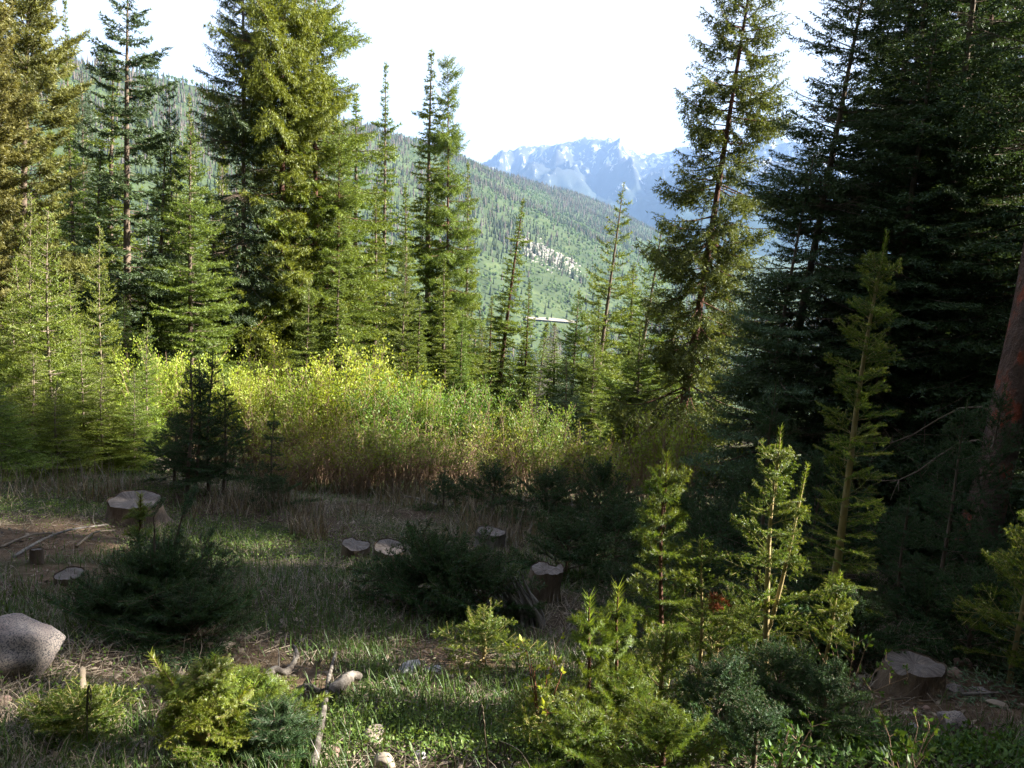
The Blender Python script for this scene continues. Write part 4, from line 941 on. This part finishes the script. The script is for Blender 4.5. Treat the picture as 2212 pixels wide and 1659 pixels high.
stump('round cut stump with a flat ringed top at the lower right beside the stones', 1965, 1490, .16, .15, 5, .4)
stump('pale topped stump standing behind the split grey deadwood', 1168, 1290, .115, .22, 7, .2, tilt=.12)
stump('flat pale topped stump right of a pair in the middle of the clearing', 838, 1217, .13, .14, 9, .25, tilt=.05)
stump('flat pale topped stump left of a pair in the middle of the clearing', 768, 1210, .12, .14, 11, .25)
stump('dark weathered stump in the grass beyond the pair of pale topped ones', 1055, 1178, .14, .14, 13, .4, tilt=.1, bark='snag')
stump('tiny dark cut stump standing in the sunlit strip on the left', 80, 1216, .045, .10, 15, .1)
stump('low dark stump hidden in twigs on the left slope', 150, 1258, .09, .06, 17, .4)

# split rotten stump next to the pale topped stump
p = ground_at(1118, 1345); root = thing('rotten_stump', 'split grey rotten stump with shaggy upright splinters', 'tree stump', p)
rng = np.random.default_rng(4)
for k in range(34):
    a = rng.random()*6.28; r = rng.uniform(.02, .12); x0 = r*math.cos(a); y0 = r*math.sin(a)*.8; h = rng.uniform(.12, .40)*(1.25-r*5); lx = -.08+x0*.3
    P = np.array([[x0*1.6+.04, y0*1.6-.03, -.05], [x0*1.2+.02, y0*1.2, h*.4], [x0+lx*.5, y0, h*.75], [x0*.9+lx, y0, h]]); b = Buf()
    b.tube(sm(P, 3), np.linspace(rng.uniform(.014, .028), .004, 10), 5, 0, rough=.7, rng=rng); link('splinter', b.build('wood_splinter', [M['snag']]), root)

# ------------------------------------------------------------------ stones
M['granite'] = solid_mat('speckled_granite', [(.35, (.22, .18, .17)), (.65, (.34, .30, .28))], 9, speck=(150, (.09, .09, .10), .50), bump=.5, bscale=40, bdist=.005)
M['rock_pink'] = solid_mat('pinkish_stone', [(.3, (.20, .13, .11)), (.7, (.34, .24, .20))], 6, bump=.5, bscale=30, bdist=.006)
M['rock_tan'] = solid_mat('tan_stone', [(.3, (.22, .18, .145)), (.7, (.38, .325, .27))], 6, bump=.5, bscale=30, bdist=.006)
M['rock_grey'] = solid_mat('grey_stone', [(.3, (.20, .20, .22)), (.7, (.40, .39, .40))], 6, bump=.5, bscale=30, bdist=.006)
import bmesh
def rock(label, u, v, sx_, sy_, sz_, mat, seed, sink=.3, Y=None, rz=None):
    p = ground_at(u, v) if Y is None else np.array([at(u, v, Y)[0], Y, gz(at(u, v, Y)[0], Y)])
    bm = bmesh.new(); bmesh.ops.create_icosphere(bm, subdivisions=4, radius=1)
    rng = np.random.default_rng(seed)
    pl = rng.normal(size=(9, 3)); pl /= np.linalg.norm(pl, axis=1)[:, None]; dd = rng.uniform(.68, .95, 9)
    for vt in bm.verts:
        c_ = np.array(vt.co)
        for n_, d_ in zip(pl, dd):
            e = c_@n_-d_
            if e > 0: c_ = c_-n_*e*.85
        c_ = c_*(1+.07*(float(vn(c_[0]*2.5+seed, c_[1]*2.5+c_[2]*2, seed))-.5)*2+.025*(float(vn(c_[0]*8+seed, c_[1]*8+c_[2]*7, seed))-.5)*2)
        vt.co = Vector((c_[0]*sx_, c_[1]*sy_, c_[2]*sz_))
    me = bpy.data.meshes.new('stone'); bm.to_mesh(me); bm.free(); me.materials.append(M[mat])
    for q_ in me.polygons: q_.use_smooth = True
    o = thing('rock', label, 'rock', p+[0, 0, sz_*(1-2*sink)*.9], data=me); o.rotation_euler = (0, 0, rz if rz is not None else rng.random()*3)
    return o
rock('large pinkish granite boulder at the left edge', 25, 1450, .21, .17, .155, 'granite', 1, .15, rz=.3)
rock('small blue grey stone behind the dark pine bush', 368, 1318, .06, .05, .035, 'rock_grey', 2)
rock('pale grey stone right of the dark pine bush', 482, 1402, .055, .04, .025, 'rock_tan', 3)
rock('tan block shaped stone at the bottom centre', 808, 1603, .065, .045, .034, 'rock_tan', 4, .12)
rock('grey tan stone cut by the bottom edge in the centre', 830, 1656, .05, .04, .03, 'rock_tan', 5, .2)
rock('small pink round stone beside the fallen barked pole', 722, 1632, .028, .026, .02, 'rock_pink', 6, .2)
rock('half buried grey stone in the middle foreground', 885, 1450, .08, .05, .03, 'rock_grey', 7)
rock('small pale stone in dark soil before the fir bush', 980, 1425, .028, .024, .02, 'rock_tan', 8)
rock('small tan stone in the sunny bottom strip', 1000, 1615, .035, .03, .022, 'rock_tan', 9)
rock('low grey stone in the sunny bottom strip', 905, 1640, .03, .026, .02, 'rock_grey', 10)
rock('round black and white speckled granite cobble at the lower right', 2055, 1575, .075, .065, .06, 'granite', 11, .2)
rock('upper reddish stone beside the round cut stump', 2078, 1440, .055, .05, .04, 'rock_pink', 12, .2)
rock('lower reddish stone beside the round cut stump', 2062, 1462, .05, .045, .035, 'rock_pink', 13, .2)
rock('flat white stone at the foot of the round cut stump', 2062, 1492, .045, .05, .022, 'granite', 14, .3)
rock('elongated speckled white stone right of the flat white one', 2118, 1500, .075, .045, .032, 'granite', 15, .3, rz=-.5)
rock('tan flat stone below the elongated speckled one', 2152, 1525, .055, .035, .02, 'rock_tan', 16)
rock('pale oval stone at the right above the others', 2170, 1455, .04, .03, .022, 'rock_tan', 17)
rock('small orange pink stone above the speckled cobble', 2000, 1537, .022, .02, .018, 'rock_pink', 18, .2)
rock('flat grey chip left of the speckled cobble', 1975, 1572, .035, .025, .01, 'rock_grey', 19)
rock('partly buried grey stone below the speckled cobble', 2040, 1600, .05, .03, .012, 'rock_grey', 20)
rock('sunlit white rock in the willows left of the dark sapling clump', 348, 1010, .16, .14, .11, 'rock_tan', 21, Y=10.6, sink=.05)
rock('smooth dark grey stone behind the sunlit sapling', 505, 1490, .05, .05, .05, 'rock_grey', 22, Y=3.1)
rock('small stone at the left edge below the boulder', 8, 1520, .03, .03, .02, 'rock_pink', 23)
rock('grey stone low in the grass before the middle fir bush', 940, 1448, .04, .03, .015, 'rock_grey', 24)

# ------------------------------------------------------------------ logs, sticks
def stick(label, path, r0, r1, mat, name='fallen_branch', cat='fallen branch', k=7, lift=.0, twigs=0, seed=0, rough=.25):
    P = [ground_at(u, v)+[0, 0, (r0*.7+l)] for (u, v, l) in path]; P = sm(P, 5); c0 = P[0].copy(); rng = np.random.default_rng(seed)
    b = Buf(); b.tube(P-c0, np.linspace(r0, r1, len(P)), k, 0, cap=True, rough=rough, rng=rng)
    o = thing(name, label, cat, c0, data=b.build(name, [M[mat]]))
    for i in range(twigs):
        j = rng.integers(2, len(P)-1); d = rng.normal(0, 1, 3); d[2] = abs(d[2]); d /= np.linalg.norm(d); l = rng.uniform(.05, .18); b = Buf()
        q_ = P[j]-c0; b.tube(np.array([q_, q_+d*l*.5+rng.normal(0, .01, 3), q_+d*l]), np.array([r1*.6, r1*.4, .0015]), 4, 0); link('twig', b.build('stick_twig', [M[mat]]), o)
    return o
stick('fallen pole with peeling grey bark running to the bottom edge left of the centre', [(675, 1680, .02), (690, 1600, .03), (702, 1540, .05), (712, 1480, .05), (725, 1425, .03)], .017, .007, 'bark_mottled', 'fallen_pole', 'log', 9, seed=3, rough=.35)
stick('twisted grey driftwood like root left of the fallen pole', [(562, 1488, .02), (590, 1480, .06), (620, 1478, .05), (640, 1462, .09), (632, 1445, .11)], .022, .008, 'bark_mottled', 'root_wood', 'root', 8, twigs=4, seed=5, rough=.6)
stick('curved weathered root piece right of the fallen pole', [(712, 1522, .02), (735, 1512, .05), (755, 1500, .07), (776, 1495, .05)], .034, .016, 'bark_mottled', 'root_wood', 'root', 9, seed=6, rough=.6)
stick('low twisted root under the fallen pole', [(640, 1500, .0), (665, 1502, .03), (690, 1510, .02)], .018, .01, 'bark_mottled', 'root_wood', 'root', 8, twigs=3, seed=7, rough=.6)
stick('thin grey branch lying before the middle willows', [(868, 1078, .03), (905, 1088, .05), (945, 1098, .03)], .018, .010, 'snag', seed=8)
stick('pale log lying under the drooping spruce', [(1500, 1035, .05), (1550, 1030, .08), (1600, 1032, .05)], .05, .035, 'bark_pale', 'log', 'log', 9, seed=9)
stick('long grey stick running towards the broad stump on the left', [(30, 1205, .0), (90, 1175, .02), (150, 1155, .03), (235, 1140, .02)], .014, .006, 'snag', seed=10, twigs=4)
stick('bent stick in the sunlit strip on the left', [(0, 1188, .01), (70, 1165, .03), (130, 1158, .01)], .012, .005, 'litter', seed=11, twigs=3)
stick('pale stick beside the sunlit strip, nearer the stump', [(165, 1185, .01), (205, 1160, .03), (250, 1150, .01)], .012, .006, 'litter', seed=12, twigs=2)
stick('forked pale twig lying before the middle fir bush', [(830+130*1.0, 1408, .01), (1000, 1420, .02), (1040, 1432, .01)], .006, .003, 'litter', seed=13, twigs=5)
stick('grey stick lying right of the speckled stones', [(2075, 1510, .02), (2120, 1512, .03), (2170, 1505, .02)], .010, .006, 'snag', seed=14)
stick('thin curved root running right from the round cut stump', [(2040, 1405, .06), (2090, 1398, .05), (2150, 1410, .03), (2200, 1430, .02)], .010, .004, 'bark', seed=15, twigs=3)
stick('stick lying left of the orange pink stone', [(1880, 1535, .01), (1920, 1522, .02), (1965, 1518, .02)], .008, .004, 'litter', seed=16, twigs=3)
stick('short upright grey bark slab at the bottom left', [(178, 1590, .0), (180, 1560, .09), (180, 1530, .16)], .018, .014, 'bark_pale', 'bark_slab', 'dead wood', seed=17)
for i, (path, lab) in enumerate((([(1055, 1659), (1048, 1590), (1040, 1520)], 'tall dry grass stalk at the bottom centre'), ([(1148, 1662), (1120, 1620), (1078, 1600)], 'bent dry seed stalk right of the tall one'), ([(985, 1655), (978, 1625), (972, 1600)], 'short dry stalk left of the tall one'), ([(190, 1659), (188, 1560), (192, 1480)], 'dry seed head stalk standing at the bottom left'))):
    Y = 2.5; P = sm([at(u, v, Y) for u, v in path]); P[0, 2] = gz(P[0, 0], Y)-.01; b = Buf(); b.tube(P-P[0], np.linspace(.003, .0015, len(P)), 4, 0)
    if i != 2:
        for q_ in range(14): e = P[-1-q_ % 3]-P[0]; b.tube(np.array([e, e+[.004*(-1)**q_, 0, -.012], e+[.009*(-1)**q_, 0, -.028-.002*q_]]), np.array([.001, .003, .001]), 4, 0)
    thing('dry_stalk', lab, 'dry stalk', P[0], data=b.build('dry_stalk', [M['grass_dry']]))

# red twigged shrub with green leaves
def leafy_shrub(label, u, v, Y, n, Hh, seed, stemmat='twig_red', leafmat='willow', leaf=.030, nl=9, spread=.5, name='leafy_shrub'):
    rng = np.random.default_rng(seed); T = at(u, v, Y); g = gz(T[0], Y); root = thing(name, label, 'shrub', (T[0], Y, g)); Hh = T[2]-g
    sb_ = Buf(); lb = Buf(); C_, D_ = [], []
    for k in range(n):
        d = np.array([rng.normal(0, spread*.5), rng.normal(0, spread*.5), 1]); l = Hh*rng.uniform(.6, 1.0); t = np.linspace(0, 1, 5); P = np.stack([d[0]*l*t**1.2, d[1]*l*t**1.2, l*t], 1); sb_.tube(P, np.linspace(.004, .0015, 5), 4, 0)
        for j in range(nl):
            q_ = P[rng.integers(2, 5)]; dd = rng.normal(0, .7, 3)+[0, 0, .8]; dd /= np.linalg.norm(dd); e = q_+dd*rng.uniform(.02, .09); sb_.tube(np.array([q_, (q_+e)/2, e]), np.array([.0018, .0014, .001]), 3, 0)
            for _ in range(4): C_.append(q_+(e-q_)*rng.uniform(.4, 1)); D_.append(dd+rng.normal(0, .6, 3))
    C_ = np.array(C_); D_ = np.array(D_); D_ /= np.linalg.norm(D_, axis=1)[:, None]; s = np.cross(D_, rng.normal(size=D_.shape)); s /= np.linalg.norm(s, axis=1)[:, None]
    L = leaf*rng.uniform(.6, 1.2, len(C_))[:, None]; nn = np.cross(D_, s)*L*.12
    Vv = np.stack([C_, C_+D_*L*.45+s*L*.27+nn, C_+D_*L, C_+D_*L*.45-s*L*.27+nn], 1).reshape(-1, 3); i = np.arange(len(C_))[:, None]*4
    lb.add(Vv, np.concatenate([i+[0, 1, 2], i+[0, 2, 3]]), 0, np.repeat(rng.random(len(C_)), 4))
    link('stems', sb_.build('shrub_stems', [M[stemmat]]), root); link('leaves', lb.build('shrub_leaves', [M[leafmat]]), root)
leafy_shrub('sunlit shrub with thin red twigs and few bright leaves, lower centre', 1185, 1385, 2.95, 8, .4, 1, nl=4)
leafy_shrub('upright green leafy plant in the shade at the bottom, left of the round stump', 1690, 1545, 2.5, 5, .2, 2, 'willow_stem', 'forb', .034, 7, .4)
leafy_shrub('small pale leafy plant beside the left of the round stump', 1850, 1395, 3.6, 7, .2, 3, 'willow_stem', 'forb', .028, 6, .5)
leafy_shrub('bright little leafy plant at the bottom right corner', 2000, 1620, 2.35, 6, .2, 4, 'willow_stem', 'forb', .036, 8, .5)
leafy_shrub('leafy sprig in the soil between the stump and the speckled cobble', 1995, 1510, 2.8, 3, .2, 5, 'willow_stem', 'forb', .026, 5, .3)
leafy_shrub('dim leafy shrub right of the candle shaped saplings', 1425, 1250, 4.4, 8, .2, 6, 'willow_stem', 'forb', .03, 6, .4)

# ------------------------------------------------------------------ ground cover (uncountable)
def blades(n, seed, xr, yr, hgt, wid, lay, dens=None, near=1.6):
    rng = np.random.default_rng(seed)
    y = yr[0]+(yr[1]-yr[0])*rng.random(n)**near; hw = np.maximum(1.6, y*.70)+.4
    x = rng.uniform(-1, 1, n)*hw
    if dens is not None: k = rng.random(n) < dens(x, y)*(1-.9*bare(x, y)); x = x[k]; y = y[k]
    n = len(x); z = G(x, y)
    a = rng.random(n)*6.283; tilt = np.abs(rng.normal(lay, .35, n)); tilt = np.clip(tilt, 0, 1.52)
    l = hgt*rng.uniform(.45, 1.25, n); wdt = wid*rng.uniform(.7, 1.3, n)*(1+y*.08)
    hx = np.cos(a)*np.sin(tilt); hy = np.sin(a)*np.sin(tilt); hz = np.cos(tilt)
    sx_ = -np.sin(a)*wdt; sy_ = np.cos(a)*wdt
    b0 = np.stack([x, y, z-.01], 1); d = np.stack([hx, hy, hz], 1); s = np.stack([sx_, sy_, 0*sx_], 1)
    mid = b0+d*(l*.55)[:, None]+[0, 0, .01]; top = b0+d*(l)[:, None]-np.stack([0*l, 0*l, l*.12*np.sin(tilt)], 1)
    Vv = np.stack([b0-s, b0+s, mid+s*.7, mid-s*.7, top], 1).reshape(-1, 3); i = np.arange(n)[:, None]*5
    return Vv, np.concatenate([i+[0, 1, 2], i+[0, 2, 3], i+[3, 2, 4]]), np.repeat(rng.random(n), 5)
def patchn(x, y, s, sc=1.3): return fbm(x/sc, y/sc, s, 3)/.875
Vv, T, A = blades(120000, 3, None, (2.0, 12.5), .12, .0016, .55, lambda x, y: smooth(.46, .62, patchn(x, y, 51))*.95+.06)
b = Buf(); b.add(Vv, T, 0, A); link('green_grass', b.build('green_grass', [M['grass_green']]), kind='stuff', label='green grass growing in patches over the shaded clearing', category='grass')
Vv, T, A = blades(115000, 4, None, (2.0, 12.5), .14, .0014, 1.2, lambda x, y: smooth(.35, .62, patchn(x, y, 61))*.85+.2)
b = Buf(); b.add(Vv, T, 0, A); link('dry_grass', b.build('dry_grass', [M['grass_dry']]), kind='stuff', label='dry straw coloured grass lying over the clearing', category='dry grass')
# twig litter
Vv, T, A = blades(26000, 14, None, (7.2, 10.8), .34, .0022, .38, lambda x, y: smooth(.46, .6, patchn(x, y, 71, .9))*np.exp(-((x+2.2)/2.6)**2))
b = Buf(); b.add(Vv, T, 0, A); link('tall_dry_grass', b.build('tall_dry_grass', [M['grass_dry']]), kind='stuff', label='tall dry grass tufts at the foot of the willow thicket', category='dry grass')
rng = np.random.default_rng(6); n = 7000; y = 2+9.5*rng.random(n)**1.5; x = rng.uniform(-1, 1, n)*(np.maximum(1.6, y*.7)+.3); z = G(x, y)+.012
a = rng.random(n)*3.14; l = .02+.09*rng.random(n)**2; r = rng.uniform(.001, .0028, n)
d = np.stack([np.cos(a), np.sin(a), rng.normal(0, .12, n)], 1)*l[:, None]; s = np.stack([-np.sin(a), np.cos(a), 0*a], 1)*r[:, None]; upv = np.stack([0*a, 0*a, r*1.6], 1)
p0 = np.stack([x, y, z], 1)-d; p1 = p0+d*2; p0[:, 2] = np.maximum(p0[:, 2], G(p0[:, 0], p0[:, 1])); p1[:, 2] = np.maximum(p1[:, 2], G(p1[:, 0], p1[:, 1]))
Vv = np.stack([p0-s, p0+s, p0+upv, p1-s, p1+s, p1+upv], 1).reshape(-1, 3); i = np.arange(n)[:, None]*6
T = np.concatenate([i+t_ for t_ in ([0, 1, 4], [0, 4, 3], [1, 2, 5], [1, 5, 4], [2, 0, 3], [2, 3, 5])])
b = Buf(); b.add(Vv, T); link('twig_litter', b.build('twig_litter', [M['litter']]), kind='stuff', label='dead twigs scattered over the clearing floor', category='twigs')
rng = np.random.default_rng(16); n = 9000; y = 2+8*rng.random(n)**1.5; x = rng.uniform(-1, 1, n)*(np.maximum(1.6, y*.7)+.3); z = G(x, y)+.008
a = rng.random(n)*6.28; l = rng.uniform(.006, .03, n)[:, None]; w_ = l*rng.uniform(.25, .7, n)[:, None]; d = np.stack([np.cos(a), np.sin(a), rng.normal(0, .25, n)], 1); s_ = np.stack([-np.sin(a), np.cos(a), rng.normal(0, .25, n)], 1)
c_ = np.stack([x, y, z], 1); up_ = np.array([0, 0, .006])
Vv = np.stack([c_-d*l, c_+s_*w_, c_+d*l*rng.uniform(.6, 1, n)[:, None], c_-s_*w_*.8, c_+up_+d*l*.1], 1).reshape(-1, 3); i = np.arange(n)[:, None]*5
b = Buf(); b.add(Vv, np.concatenate([i+[0, 1, 4], i+[1, 2, 4], i+[2, 3, 4], i+[3, 0, 4]]), 0, np.repeat(rng.random(n), 5))
M['chips'] = leaf_mat('bark_chips', (.05, .035, .025), (.24, .19, .15), trans=0, var=.5)
link('bark_chips', b.build('bark_chips', [M['chips']]), kind='stuff', label='bark chips and litter on the clearing floor', category='litter')
# low leafy plants
def leafy_cover(name, label, regions, n, seed, leaf, hh):
    rng = np.random.default_rng(seed); C_ = []
    for (cx_, cy_, rx, ry, wt) in regions:
        m_ = int(n*wt); xx = cx_+rng.normal(0, rx, m_); yy = cy_+rng.normal(0, ry, m_); yy = np.maximum(yy, 1.7)
        C_.append(np.stack([xx, yy], 1))
    C_ = np.concatenate(C_); z = G(C_[:, 0], C_[:, 1]); hgt = hh*rng.random(len(C_))**.7
    c_ = np.stack([C_[:, 0], C_[:, 1], z+hgt], 1); d = rng.normal(0, 1, c_.shape); d[:, 2] = np.abs(d[:, 2])*.5+.25; d /= np.linalg.norm(d, axis=1)[:, None]
    s = np.cross(d, np.array([0, 0, 1.0])+rng.normal(0, .4, d.shape)); s /= np.linalg.norm(s, axis=1)[:, None]; L = leaf*rng.uniform(.5, 1.3, len(c_))[:, None]; nn = np.cross(d, s)*L*.12
    Vv = np.stack([c_, c_+d*L*.45+s*L*.25+nn, c_+d*L, c_+d*L*.45-s*L*.25+nn], 1).reshape(-1, 3); i = np.arange(len(c_))[:, None]*4
    b = Buf(); b.add(Vv, np.concatenate([i+[0, 1, 2], i+[0, 2, 3]]), 0, np.repeat(rng.random(len(c_)), 4))
    link(name, b.build(name, [M['forb']]), kind='stuff', label=label, category='ground plants')
def reg(u, v, rx, ry, wt): p = ground_at(u, v); return (p[0], p[1], rx, ry, wt)
leafy_cover('leafy_ground_cover', 'low small leaved green plants in patches on the clearing floor',
    [reg(620, 1190, .8, .5, .26), reg(520, 1180, .5, .4, .06), reg(1150, 1130, .8, .6, .06), reg(40, 1100, .9, .5, .14), reg(300, 1060, 1.2, .5, .08), reg(1000, 1100, 1.4, .6, .04),
     reg(900, 1580, .30, .15, .12), reg(1060, 1630, .3, .1, .08), reg(100, 1480, .4, .3, .03), reg(1500, 1200, 1.0, .8, .06), reg(700, 1370, 1., .6, .04)], 26000, 9, .019, .07)
leafy_cover('broad_leaved_ground_cover', 'broad leaved green plants along the bottom right of the picture',
    [reg(1900, 1640, .5, .12, .5), reg(2150, 1640, .3, .12, .3), reg(1650, 1640, .3, .15, .2)], 5000, 10, .032, .08)

# ------------------------------------------------------------------ the air
mt, n, out = newmat('haze'); pv = n.nodes.new('ShaderNodeVolumePrincipled')
pv.inputs['Color'].default_value = (.34, .56, 1.0, 1); pv.inputs['Density'].default_value = 7.2e-5; pv.inputs['Anisotropy'].default_value = 0.0
n.links.new(pv.outputs[0], out.inputs['Volume'])
x0, x1, y0, y1, z0, z1 = -7000, 9500, -600, 11500, -190, 1100
me = bpy.data.meshes.new('haze')
me.from_pydata([(x, y, z) for z in (z0, z1) for x, y in ((x0, y0), (x1, y0), (x1, y1), (x0, y1))], [], [(0, 3, 2, 1), (4, 5, 6, 7), (0, 1, 5, 4), (1, 2, 6, 5), (2, 3, 7, 6), (3, 0, 4, 7)])
me.materials.append(mt); link('haze', me, kind='stuff', label='pale blue air between the clearing and the mountains', category='haze')
